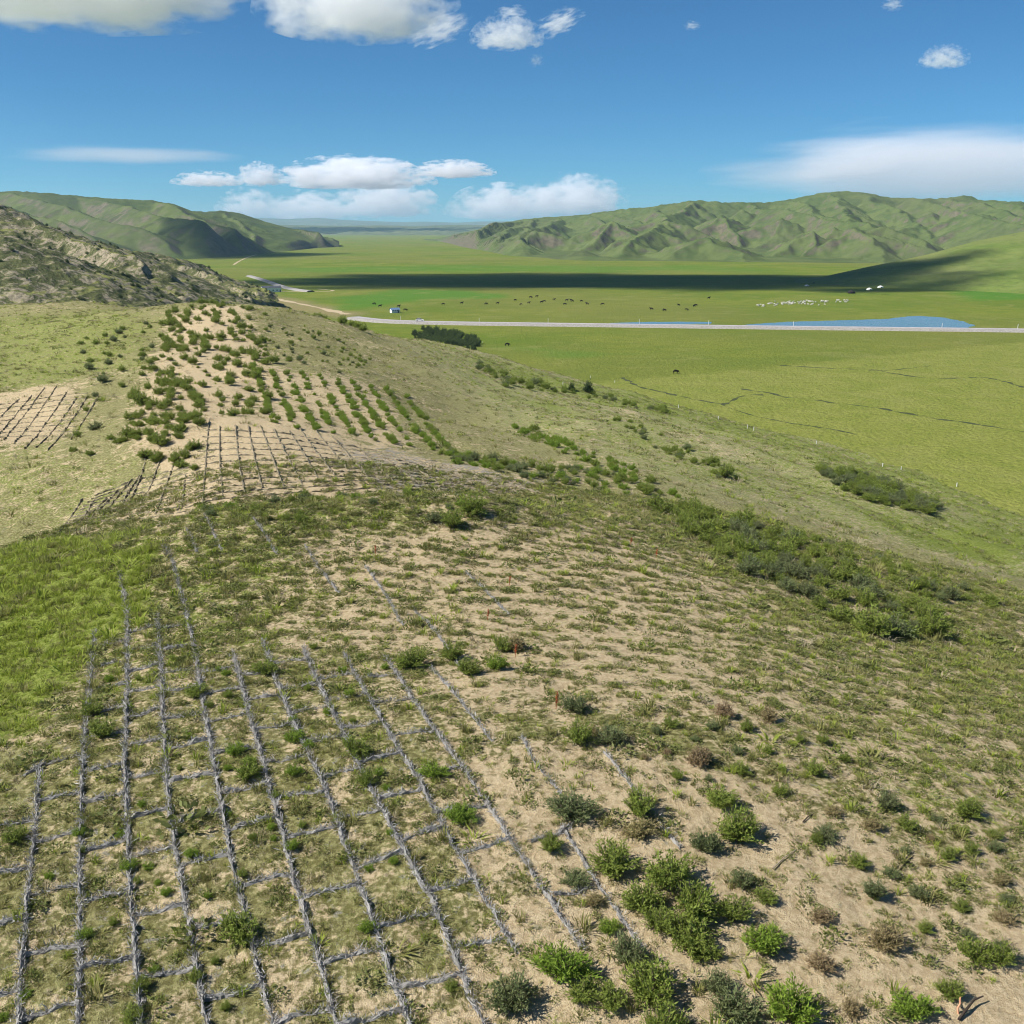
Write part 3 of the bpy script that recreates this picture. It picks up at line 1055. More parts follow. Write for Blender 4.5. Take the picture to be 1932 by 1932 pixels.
def shrub_meshes(name, seed, stems, leaves, height, spread, leaf, mat, lean=.0):
    """a shrub about 1 m wide: radiating stems with leaves along their upper two thirds"""
    r = np.random.default_rng(seed)
    az = r.uniform(0, 2 * np.pi, stems)
    el = np.arccos(np.clip(r.uniform(.12, 1.0, stems) ** .75, 0, 1))      # from vertical
    ln = r.uniform(.55, 1.0, stems) * (1 - .25 * np.sin(el))
    base = np.stack([np.cos(az), np.sin(az), 0 * az], 1) * r.uniform(0, .09, (stems, 1))
    tip = np.stack([np.cos(az) * np.sin(el) * spread * ln, np.sin(az) * np.sin(el) * spread * ln, np.cos(el) * height * ln + .04], 1) + base
    ts = np.linspace(0, 1, 4)
    mid = (base + tip) / 2 + np.array([0, 0, .10]) * np.sin(el)[:, None] + r.normal(0, .03, (stems, 3))
    bez = lambda t: ((1 - t) ** 2) * base[:, None] + 2 * (1 - t) * t * mid[:, None] + t * t * tip[:, None]
    path = np.concatenate([bez(t) for t in ts], 1)
    V, Fc = prism_path(path, np.linspace(.011, .003, 4)[None].repeat(stems, 0))
    stem_me = mesh_np(name + '_stems', V, Fc, M_STEM, True)
    k = r.integers(0, stems, leaves)
    t = r.uniform(.25, 1.0, leaves)[:, None]
    pos = ((1 - t) ** 2) * base[k] + 2 * (1 - t) * t * mid[k] + t * t * tip[k] + r.normal(0, .028, (leaves, 3))
    pos[:, 2] = np.maximum(pos[:, 2], .015)
    d = unit(unit(tip[k] - base[k]) * .9 + r.normal(0, .75, (leaves, 3)) + np.array([0, 0, .25]))
    V, Fc = leaf_quads(pos, d, leaf * r.uniform(.6, 1.4, leaves), leaf * .30 * r.uniform(.7, 1.3, leaves), r)
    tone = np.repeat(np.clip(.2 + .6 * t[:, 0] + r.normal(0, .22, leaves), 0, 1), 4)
    return stem_me, mesh_np(name + '_foliage', V, Fc, mat, False, {'tone': tone})


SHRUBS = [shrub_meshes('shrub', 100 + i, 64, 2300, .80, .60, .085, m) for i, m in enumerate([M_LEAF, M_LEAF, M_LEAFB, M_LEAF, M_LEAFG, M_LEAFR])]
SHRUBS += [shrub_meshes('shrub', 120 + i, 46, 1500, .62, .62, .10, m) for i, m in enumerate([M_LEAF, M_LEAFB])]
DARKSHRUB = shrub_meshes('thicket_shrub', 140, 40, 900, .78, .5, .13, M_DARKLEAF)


def tuft_mesh(name, seed, blades, h, spread, width, mat, flat=0.0):
    r = np.random.default_rng(seed)
    az = r.uniform(0, 2 * np.pi, blades)
    base = np.stack([np.cos(az), np.sin(az), 0 * az], 1) * (r.uniform(0, 1, blades) ** .6 * spread * .55)[:, None]
    out = np.stack([np.cos(az + r.normal(0, .6, blades)), np.sin(az + r.normal(0, .6, blades)), 0 * az], 1)
    hh = h * r.uniform(.5, 1.15, blades)
    lean = r.uniform(.2, 1.0, blades) * spread
    up = np.array([0, 0, 1.0])
    p1 = base + out * (lean * .35)[:, None] + up * (hh * .62)[:, None]
    p2 = base + out * (lean * 1.0)[:, None] + up * (hh * (.95 - flat * .6))[:, None]
    side = np.stack([-np.sin(az), np.cos(az), 0 * az], 1) * (width * r.uniform(.6, 1.3, blades))[:, None]
    V = np.stack([base - side * .6, base + side * .6, p1 + side * .5, p1 - side * .5, p2], 1).reshape(-1, 3)
    i = np.arange(blades)[:, None] * 5
    tris = np.concatenate([i + np.array([[0, 1, 2]]), i + np.array([[0, 2, 3]]), i + np.array([[3, 2, 4]])])
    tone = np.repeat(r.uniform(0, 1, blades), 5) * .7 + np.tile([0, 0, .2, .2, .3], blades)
    return mesh_np(name, V, tris, mat, False, {'tone': tone})


def herb_mesh(name, seed, leaves, h, spread, leaf, mat):
    r = np.random.default_rng(seed)
    az = r.uniform(0, 2 * np.pi, leaves)
    q = r.uniform(0, 1, leaves) ** .6
    pos = np.stack([np.cos(az) * q * spread, np.sin(az) * q * spread, r.uniform(.1, 1, leaves) * h * (1 - .6 * q)], 1)
    d = unit(np.stack([np.cos(az), np.sin(az), 0 * az + .5], 1) + r.normal(0, .5, (leaves, 3)))
    V, Fc = leaf_quads(pos, d, leaf * r.uniform(.6, 1.3, leaves), leaf * .5, r)
    return mesh_np(name, V, Fc, mat, False, {'tone': np.repeat(r.uniform(0, 1, leaves), 4)})


def proto(name, me):
    return bpy.data.objects.new(name, me)      # the pattern that a scatter repeats; not itself in the scene


def scatter(name, protos, pts, rot, sc, label, idx=None):
    n = len(pts)
    if idx is None:
        idx = RNG.integers(0, len(protos), n)
    me = bpy.data.meshes.new(name)
    me.vertices.add(n)
    me.vertices.foreach_set('co', np.ascontiguousarray(pts, dtype=np.float32).ravel())
    a = me.attributes.new('rot', 'FLOAT_VECTOR', 'POINT')
    a.data.foreach_set('vector', np.ascontiguousarray(rot, dtype=np.float32).ravel())
    a = me.attributes.new('size', 'FLOAT', 'POINT')
    a.data.foreach_set('value', np.ascontiguousarray(sc, dtype=np.float32))
    a = me.attributes.new('pick', 'INT', 'POINT')
    a.data.foreach_set('value', np.ascontiguousarray(idx, dtype=np.int32))
    o = add(name, me, kind='stuff', label=label)
    g = bpy.data.node_groups.new(name, 'GeometryNodeTree')
    g.interface.new_socket('Geometry', in_out='INPUT', socket_type='NodeSocketGeometry')
    g.interface.new_socket('Geometry', in_out='OUTPUT', socket_type='NodeSocketGeometry')
    gi, go = g.nodes.new('NodeGroupInput'), g.nodes.new('NodeGroupOutput')
    iop = g.nodes.new('GeometryNodeInstanceOnPoints')
    jn = g.nodes.new('GeometryNodeJoinGeometry')
    for p in reversed(protos):
        oi = g.nodes.new('GeometryNodeObjectInfo')
        oi.inputs['Object'].default_value = p
        oi.inputs['As Instance'].default_value = True
        g.links.new(oi.outputs['Geometry'], jn.inputs[0])
    iop.inputs['Pick Instance'].default_value = True

    def na(nm, dt):
        nd = g.nodes.new('GeometryNodeInputNamedAttribute')
        nd.data_type = dt
        nd.inputs['Name'].default_value = nm
        return nd.outputs['Attribute']
    g.links.new(gi.outputs[0], iop.inputs['Points'])
    g.links.new(jn.outputs[0], iop.inputs['Instance'])
    g.links.new(na('pick', 'INT'), iop.inputs['Instance Index'])
    g.links.new(na('rot', 'FLOAT_VECTOR'), iop.inputs['Rotation'])
    g.links.new(na('size', 'FLOAT'), iop.inputs['Scale'])
    g.links.new(iop.outputs[0], go.inputs[0])
    md = o.modifiers.new('scatter', 'NODES')
    md.node_group = g
    return o


def slope_rot(x, y, rz, amount=.8):
    """Euler angles that tilt a plant with the slope, spun by rz"""
    e = .5
    gx = (ground_z(x + e, y) - ground_z(x - e, y)) / (2 * e) * amount
    gy = (ground_z(x, y + e) - ground_z(x, y - e)) / (2 * e) * amount
    return np.stack([np.arctan(gy), -np.arctan(gx), rz], 1)


# ------------------------------------------------------------------ ground cover of the dune
def in_view(x, y, z, m=60):
    u, v, d = project(x, y, z)
    return (u > -m) & (u < 1932 + m) & (v < 1932 + m) & (d > 5)


def stripes(x, y, per=1.25, ang=-.12):
    q = y * math.cos(ang) - x * math.sin(ang)
    q = q + .8 * fbm(x / 4.5, y / 4.5, 3, 91)
    return np.clip(.5 + .5 * np.cos(2 * np.pi * q / per) + .45 * fbm(x / 1.6, y / .8, 2, 92), 0, 1)


def ground_cover():
    r = np.random.default_rng(21)
    # near: up to about 80 m from the camera
    N = 420000
    rr = np.sqrt(r.uniform(14 ** 2, 84 ** 2, N))
    an = r.uniform(-.56, .56, N)
    x, y = rr * np.sin(an), rr * np.cos(an)
    z = dune_z(x, y)
    ok = in_view(x, y, z)
    x, y, z, rr = x[ok], y[ok], z[ok], rr[ok]
    s, g, e, _pl, gz_, st, dryz, bare = cover_all(x, y)
    clump = sstep(-.15, .45, .75 * fbm(x / 1.0, y / 1.0, 3, 33) + .5 * fbm(x / .32, y / .32, 2, 34))
    p = (.10 + .55 * g ** 1.1 + .12 * (1 - np.clip(s, 0, 1))) * (.12 + 1.25 * clump)
    row = stripes(x, y) ** 2
    p = p * (1 - st) + st * (.02 + .42 * row * (.25 + clump))
    p = p * (1 - .6 * dryz) + .6 * dryz * (.03 + .62 * (.25 * row + .75 * clump))
    p = p * (1 - .92 * bare)
    p = p * np.where(rr > 45, 1.0, np.clip(rr / 45, .5, 1) ** .4)
    keep = r.uniform(0, 1, len(x)) < p * (1.5 - .8 * gz_)
    x, y, z, s, g, e, rr = (q[keep] for q in (x, y, z, s, g, e, rr))
    n = len(x)
    gz = gz_[keep]
    t = r.uniform(0, 1, n)
    f0 = np.clip(.06 + .22 * g, 0, .3)
    kind = np.where(t < f0, 0, np.where(t < f0 + .27, 1, np.where(t < f0 + .60, 2, np.where(t < f0 + .75, 3, 4))))
    kind = np.where(gz > .5, r.choice([0, 0, 0, 1], n), kind)
    kind = kind * 2 + r.integers(0, 2, n)
    size = np.exp(r.normal(-.2, .45, n)) * np.where(gz > .5, .9, .8) * (.8 + .35 * sstep(28, 70, rr))
    rot = slope_rot(x, y, r.uniform(0, 6.28, n))
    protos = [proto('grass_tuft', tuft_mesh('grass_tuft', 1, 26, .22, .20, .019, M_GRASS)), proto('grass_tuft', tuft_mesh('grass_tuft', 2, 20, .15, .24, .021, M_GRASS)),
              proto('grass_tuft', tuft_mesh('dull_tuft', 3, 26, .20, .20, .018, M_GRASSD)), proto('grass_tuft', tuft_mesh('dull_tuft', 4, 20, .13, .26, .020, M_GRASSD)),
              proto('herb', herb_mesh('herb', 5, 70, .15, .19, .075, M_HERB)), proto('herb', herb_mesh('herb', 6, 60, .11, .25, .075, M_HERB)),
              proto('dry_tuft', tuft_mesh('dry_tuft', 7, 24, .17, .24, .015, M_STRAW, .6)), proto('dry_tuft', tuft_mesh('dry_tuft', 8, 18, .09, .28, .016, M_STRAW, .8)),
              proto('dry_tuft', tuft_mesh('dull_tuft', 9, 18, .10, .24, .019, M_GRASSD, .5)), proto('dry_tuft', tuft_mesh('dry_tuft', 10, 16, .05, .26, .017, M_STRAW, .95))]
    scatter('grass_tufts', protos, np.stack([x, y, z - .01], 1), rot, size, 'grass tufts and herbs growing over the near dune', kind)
    # far: second dune and the long flank
    N = 150000
    rr = np.sqrt(r.uniform(72 ** 2, 300 ** 2, N))
    an = r.uniform(-.54, .54, N)
    x, y = rr * np.sin(an), rr * np.cos(an)
    z = dune_z(x, y)
    ok = in_view(x, y, z) & (z > .1)
    x, y, z, rr = x[ok], y[ok], z[ok], rr[ok]
    s, g, e = cover(x, y)
    clump = sstep(-.2, .6, fbm((x * .83 + y * .55) / 3, (x * .55 - y * .83) / 7, 3, 35))
    p = (.03 + .6 * g + .25 * (1 - np.clip(s, 0, 1))) * (.2 + clump)
    keep = r.uniform(0, 1, len(x)) < p * .9
    x, y, z, s, g, rr = (q[keep] for q in (x, y, z, s, g, rr))
    n = len(x)
    t = r.uniform(0, 1, n)
    fresh = np.clip(.06 + .5 * g, 0, .9)
    kind = np.where(t < fresh * .55, 0, np.where(t < fresh, 2, np.where(t < fresh + .45 * (1 - fresh), 1, 3)))
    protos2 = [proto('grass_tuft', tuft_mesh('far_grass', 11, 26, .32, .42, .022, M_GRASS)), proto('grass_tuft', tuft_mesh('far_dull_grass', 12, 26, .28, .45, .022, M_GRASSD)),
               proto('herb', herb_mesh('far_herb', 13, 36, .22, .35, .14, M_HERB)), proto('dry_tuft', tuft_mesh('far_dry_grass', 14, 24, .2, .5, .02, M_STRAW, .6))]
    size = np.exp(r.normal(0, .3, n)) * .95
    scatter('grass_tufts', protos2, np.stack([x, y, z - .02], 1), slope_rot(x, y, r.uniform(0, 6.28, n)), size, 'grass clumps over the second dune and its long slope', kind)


ground_cover()

# ------------------------------------------------------------------ straw sand barriers
def barrier_mesh(name, path, w, h, rng, sticks=26, mat=None, fade=False):
    """a low fence of weathered straw and sticks along a ground path (n,2): a lumpy core with sticks poking out"""
    p = resample(path, .11)
    p = p + .035 * np.stack([fbm(p[:, 0] / .5, p[:, 1] / .5, 2, 51), fbm(p[:, 0] / .5, p[:, 1] / .5, 2, 52)], 1)
    n, t = normals2(p)
    z = dune_z(p[:, 0], p[:, 1])
    hh = h * np.clip(.75 + 1.1 * fbm(p[:, 0] / .45, p[:, 1] / .45, 2, 53) + .45 * fbm(p[:, 0] / 2.2, p[:, 1] / 2.2, 2, 54), .15, 1.7)
    hh = hh * np.clip(1.25 + 1.5 * fbm(p[:, 0] / 1.1, p[:, 1] / 1.1, 2, 58), .12, 1)
    if fade:
        f = np.linspace(0, 1, len(p))
        hh = hh * (1 - .8 * sstep(.62, 1, f))
    ww = w * np.clip(.85 + .6 * fbm(p[:, 0] / .4, p[:, 1] / .4, 2, 55), .4, 1.5)
    prof = [(-1.15, -.12), (-.7, .42), (-.2, .74), (.35, .70), (.75, .38), (1.2, -.12)]
    V = np.stack([np.stack([p[:, 0] + n[:, 0] * a * ww, p[:, 1] + n[:, 1] * a * ww, z + b * hh + (0 if b > 0 else -.03)], 1) for a, b in prof], 0)
    V = V + rng.normal(0, .012, V.shape)
    Vc, Fc = V.reshape(-1, 3), grid_faces(len(prof), len(p))
    tone = np.repeat(np.clip(.25 + .3 * fbm(p[:, 0] / .3, p[:, 1] / .3, 2, 57), 0, 1)[None], len(prof), 0).ravel()
    if not sticks:
        return mesh_np(name, Vc, Fc, mat or M_STICK, False, {'tone': tone + .2})
    # weathered straw and twigs: thin flat stems standing and lying in the row
    k = int(len(p) * .11 * sticks)
    i = rng.integers(0, len(p), k)
    c = np.stack([p[i, 0], p[i, 1], z[i]], 1) + np.concatenate([n[i] * (rng.normal(0, .95, k) * ww[i])[:, None], (rng.uniform(.0, .75, k) * hh[i])[:, None]], 1)
    d = unit(np.concatenate([t[i] * rng.normal(0, 1, (k, 1)) + n[i] * rng.normal(0, .55, (k, 1)), rng.uniform(-.1, 1.3, (k, 1))], 1))
    Vs, Fs = leaf_quads(c, d, rng.uniform(.10, .30, k) * (.6 + .4 * h / .2), rng.uniform(.010, .028, k), rng)
    tone = np.concatenate([tone * .9 + .1, np.repeat(rng.uniform(0, 1, k) ** 1.2, 4)])
    return mesh_np(name, np.concatenate([Vc, Vs]), np.concatenate([Fc, Fs + len(Vc)]), mat or M_STICK, False, {'tone': tone})


def ground_path(px):
    px = np.array(px, float)
    q = resample(px, 12)
    x, y, _, _ = hit(q[:, 0], q[:, 1])
    return np.stack([x, y], 1)


ORD = ['first', 'second', 'third', 'fourth', 'fifth', 'sixth', 'seventh', 'eighth', 'ninth', 'tenth', 'eleventh', 'twelfth', 'thirteenth']
LINES = [
    [(34, 1990), (38, 1850), (50, 1720), (60, 1620), (68, 1540), (76, 1446)],
    [(147, 1990), (150, 1800), (150, 1650), (154, 1500), (160, 1400), (166, 1330), (172, 1270), (181, 1190)],
    [(268, 1990), (255, 1800), (243, 1640), (238, 1520), (236, 1430), (240, 1300), (241, 1160), (226, 1080)],
    [(398, 1990), (366, 1800), (338, 1640), (322, 1540), (312, 1440), (306, 1320), (302, 1230), (297, 1160)],
    [(528, 1990), (470, 1760), (440, 1640), (415, 1500), (400, 1420), (380, 1310), (366, 1220), (350, 1150), (332, 1080), (312, 1030)],
    [(652, 1990), (595, 1790), (552, 1650), (520, 1530), (500, 1450), (470, 1350), (452, 1280), (440, 1230)],
    [(795, 1990), (740, 1850), (690, 1700), (640, 1560), (606, 1470), (560, 1380), (530, 1310), (496, 1210)],
    [(940, 1990), (885, 1873), (814, 1701), (763, 1610), (726, 1536), (671, 1433), (631, 1352), (600, 1290), (572, 1222)],
    [(975, 1795), (939, 1738), (902, 1675), (851, 1587), (818, 1529), (792, 1477), (763, 1433), (715, 1352), (680, 1290), (650, 1235)],
    [(1100, 1792), (1034, 1694), (976, 1605), (928, 1532), (891, 1477), (855, 1426), (800, 1352), (760, 1290), (726, 1238)],
]
LW = []
for i, ln in enumerate(LINES):
    rng = np.random.default_rng(300 + i)
    path = ground_path(ln)
    LW.append(path)
    faint = 1.0 if i < 8 else .75
    lab = '%s long grey straw barrier counting from the photo left edge' % ORD[i]
    add('straw_barrier', barrier_mesh('straw_barrier', path, .062 * faint, .19 * faint, rng, 130, None, True), label=lab, category='straw barrier', group='long straw barriers on the near dune')
# thinner and broken ones
THIN = [
    ([(1215, 1795), (1165, 1722), (1110, 1640), (1060, 1560)], 'thin half buried barrier on open sand by the large shrub cluster', .5),
    ([(1300, 1790), (1250, 1720)], 'short buried barrier stub between the shrubs on open sand', .4),
    ([(1282, 1602), (1235, 1540), (1190, 1480), (1140, 1418)], 'thin faint barrier running up past the shrubs on the sand', .5),
    ([(930, 1400), (890, 1350), (850, 1300), (815, 1262)], 'faint barrier right of the tenth long barrier', .5),
    ([(1060, 1500), (1010, 1440), (985, 1390)], 'faint barrier fragment beyond the tenth long barrier', .4),
    ([(522, 1046), (500, 1010), (478, 978)], 'pale barrier fragment on the grassy dune top, rightmost of three', .6),
    ([(372, 1042), (362, 1018), (353, 1000)], 'pale barrier fragment on the grassy dune top, leftmost of three', .6),
    ([(418, 1040), (402, 1005), (386, 972)], 'pale barrier fragment on the grassy dune top, middle of three', .6),
    ([(640, 1120), (600, 1070), (575, 1030)], 'faint barrier fragment left of the striped sand', .5),
    ([(760, 1180), (720, 1110), (690, 1070)], 'faint barrier fragment along the striped sand edge', .5),
    ([(870, 1260), (820, 1190), (780, 1150)], 'faint barrier fragment crossing the lower striped sand', .45),
    ([(960, 1160), (910, 1110), (880, 1080)], 'faint barrier fragment in the middle of the striped sand', .4),
]
for i, (ln, lab, s) in enumerate(THIN):
    add('straw_barrier', barrier_mesh('straw_barrier', ground_path(ln), .06 * (.6 + s / 2), .18 * s, np.random.default_rng(330 + i), 90), label=lab, category='straw barrier', group='broken straw barriers on the near dune')

# cross pieces: rows read from the photograph for each gap between long barriers (v where they leave the left barrier)
CROSS_V = [
    [1442, 1512, 1591, 1689, 1806, 1929], [1459, 1519, 1607, 1701, 1826], [1409, 1472, 1546, 1619, 1729, 1846], [1416, 1476, 1556, 1639, 1752, 1889],
    [1422, 1499, 1569, 1672, 1786, 1929], [1439, 1509, 1582, 1696, 1819, 1940], [1405, 1470, 1545, 1640, 1750, 1860], [1440, 1508, 1590, 1684, 1790],
    [1465, 1535, 1610], [],
]


def line_at_y(path, yv):
    o = np.argsort(path[:, 1])
    return np.interp(yv, path[o, 1], path[o, 0])


def put_cross(a, b, col, rng, s, lab):
    t = np.linspace(0, 1, 8)[:, None]
    p = a + (b - a) * t
    p = p + np.sin(t * np.pi) * rng.normal(0, .05, (1, 2))
    add('cross_barrier', barrier_mesh('cross_barrier', p, .07 * s, .155 * s, rng, 120), label=lab, category='cross barrier', group='short cross barriers between long barrier %d and %d' % (col + 1, col + 2))


for c in range(9):
    A, B = LW[c], LW[c + 1]
    vs = CROSS_V[c]
    o = np.argsort(A[:, 1])
    ua = []
    for v in vs:
        # depth along the left barrier where the piece starts
        uu, vv, _ = project(A[:, 0], A[:, 1], dune_z(A[:, 0], A[:, 1]))
        q = np.argsort(vv)
        ua.append(np.interp(v, vv[q], A[q, 1]))
    ys = list(ua)
    far = max(ys)
    sp = 2.35
    top = min(A[:, 1].max(), B[:, 1].max())
    yv = far + sp
    while yv < top - .2:
        ys.append(yv)
        yv += sp * random.uniform(.92, 1.1)
    for j, yv in enumerate(sorted(ys)):
        rng = np.random.default_rng(1000 + c * 50 + j)
        s = rng.uniform(.75, 1.1) * (1 if yv < far + .1 else .85)
        y2 = yv + rng.uniform(.28, .50)
        lab = '%s cross barrier from the bottom between the %s and %s long barriers from the left' % (ORD[j], ORD[c], ORD[c + 1])
        put_cross(np.array([line_at_y(A, yv), yv]), np.array([line_at_y(B, y2), y2]), c, rng, s, lab)
# pieces that run out of the picture left of the first barrier
for j, (u0, v0, u1, v1) in enumerate([(-40, 1572, 62, 1548), (-40, 1655, 52, 1640), (-40, 1760, 50, 1735), (-40, 1885, 38, 1868), (45, 1465, 76, 1448)]):
    x, y, _, _ = hit([u0, u1], [v0, v1])
    put_cross(np.array([x[0], y[0]]), np.array([x[1], y[1]]), -1, np.random.default_rng(1900 + j), .95, '%s cross barrier from the top left of the first long barrier' % ORD[[1, 2, 3, 4, 0][j]])
# two on the open sand
for j, (u0, v0, u1, v1) in enumerate([(1045, 1690, 1110, 1672), (1000, 1590, 1080, 1560)]):
    x, y, _, _ = hit([u0, u1], [v0, v1])
    put_cross(np.array([x[0], y[0]]), np.array([x[1], y[1]]), 9, np.random.default_rng(1950 + j), .8, ['lone short cross barrier lying on the bare sand', 'short cross barrier at the edge of the bare sand'][j])

# second dune: pale grid on the sandy hollow, and the lines on its left flank
zz = lambda pts: [(a / 3.0, 547.4 + b / 3.0) for a, b in pts]
GRID = [zz(p) for p in [
    [(470, 1180), (400, 1290), (330, 1385)], [(545, 1170), (480, 1280), (425, 1365)], [(790, 1050), (740, 1130), (690, 1215)], [(830, 940), (800, 1050), (760, 1150), (730, 1200)],
    [(920, 920), (890, 1010), (850, 1120), (800, 1190)], [(990, 970), (950, 1080), (900, 1220), (880, 1270)], [(1050, 1040), (1040, 1140), (1025, 1250)],
    [(1185, 730), (1170, 900), (1160, 1050), (1145, 1215)], [(1245, 770), (1243, 900), (1250, 1040), (1262, 1170)], [(1335, 770), (1345, 900), (1360, 1020), (1385, 1150)],
    [(1405, 770), (1430, 900), (1455, 1010), (1485, 1120)], [(1475, 770), (1525, 900), (1560, 1000), (1610, 1125)], [(1550, 790), (1610, 910), (1660, 1010), (1715, 1105)],
    [(1640, 800), (1710, 910), (1760, 1000), (1815, 1090)], [(1700, 790), (1800, 930), (1860, 1010), (1925, 1085)], [(1790, 800), (1880, 910), (1950, 1000), (2010, 1060)], [(1880, 830), (1960, 920), (2080, 1040)],
]]
GRID += [[(640 + 38 * k, 838 + 8 * k), (668 + 42 * k, 872 + 6.5 * k), (700 + 46 * k, 908 + 3.4 * k)] for k in range(8)]
GRID += [[(250 - 24 * k, 905 + 18 * k), (225 - 26 * k, 935 + 17 * k), (195 - 28 * k, 972 + 9 * k)] for k in range(3)]
GRID.sort(key=lambda g: g[-1][0])
for i, g in enumerate(GRID):
    add('straw_barrier', barrier_mesh('straw_barrier', ground_path(resample(np.array(g), 6)), .085, .20, np.random.default_rng(400 + i), 0, M_STICKD),
        label='%s lengthwise straw barrier from the left on the sandy hollow of the second dune' % (ORD + ['fourteenth', 'fifteenth', 'sixteenth', 'seventeenth', 'eighteenth', 'nineteenth', 'twentieth', '21st', '22nd', '23rd', '24th', '25th', '26th', '27th', '28th'])[i], category='straw barrier', group='lengthwise barriers in the hollow of the second dune')
for i in range(12):
    t = i / 11
    v0, v1 = 806 + 128 * t, 818 + 100 * t
    pts = [(388 - 55 * t, 812 + 150 * t), (430 - 20 * t, 812 + 130 * t), (540 + 20 * t, 818 + 112 * t), (640 + 60 * t, 838 + 84 * t), (800 + 60 * t, 868 + 58 * t), (960, 908 + 22 * t)]
    add('cross_barrier', barrier_mesh('cross_barrier', ground_path(resample(np.array(pts), 6)), .07, .14, np.random.default_rng(430 + i), 0, M_STICKD),
        label='%s crosswise straw barrier from the top in the sandy hollow of the second dune' % ORD[i], category='cross barrier', group='crosswise barriers in the hollow of the second dune')
for i in range(9):
    t = i / 8
    add('cross_barrier', barrier_mesh('cross_barrier', ground_path(resample(np.array([(370 - 20 * t, 880 + 85 * t), (310 - 30 * t, 892 + 85 * t), (240 - 50 * t, 912 + 72 * t), (180 - 60 * t, 935 + 55 * t)]), 6)), .07, .14, np.random.default_rng(480 + i), 0, M_STICKD),
        label='%s slanting crosswise barrier from the top below the shrubs of the second dune' % ORD[i], category='cross barrier', group='slanting crosswise barriers below the second dune shrubs')
LEFTG = [zz(p) for p in [
    [(110, 615), (60, 660), (0, 725)], [(180, 600), (110, 680), (20, 790), (-30, 850)], [(250, 555), (160, 680), (90, 770), (20, 850)], [(320, 545), (230, 680), (150, 790), (80, 870)],
    [(385, 570), (300, 700), (220, 810), (140, 900)], [(440, 600), (370, 710), (290, 810), (205, 895)], [(500, 600), (420, 720), (340, 830), (270, 910)], [(560, 600), (480, 730), (400, 850)],
]]
for i in range(9):
    t = i / 8
    add('cross_barrier', barrier_mesh('cross_barrier', ground_path(resample(np.array([(-30, 768 + 60 * t), (50 - 10 * t, 757 + 66 * t), (120 - 25 * t, 745 + 78 * t), (165 - 30 * t, 742 + 84 * t)]), 6)), .06, .12, np.random.default_rng(500 + i), 0, M_STICKD),
        label='%s crosswise barrier from the top on the left flank of the second dune' % ORD[i], category='cross barrier', group='crosswise barriers on the left flank of the second dune')
for i, g in enumerate(LEFTG):
    add('straw_barrier', barrier_mesh('straw_barrier', ground_path(resample(np.array(g), 6)), .075, .20, np.random.default_rng(450 + i), 0, M_STICKD),
        label='%s slanting straw barrier from the photo left edge on the second dune flank' % ORD[i], category='straw barrier', group='slanting barriers on the left flank of the second dune')

# ------------------------------------------------------------------ shrubs
SH = []      # x, y, z, size, variant, label, group


def hand(u, v, dia, var, label):
    x, y, z, d = (float(q[0]) for q in hit([u], [v]))
    SH.append((x, y, z, (1.0 if u < 900 else 1.14) * dia / 1937.0 * d, var, label, 'shrubs on the near dune'))


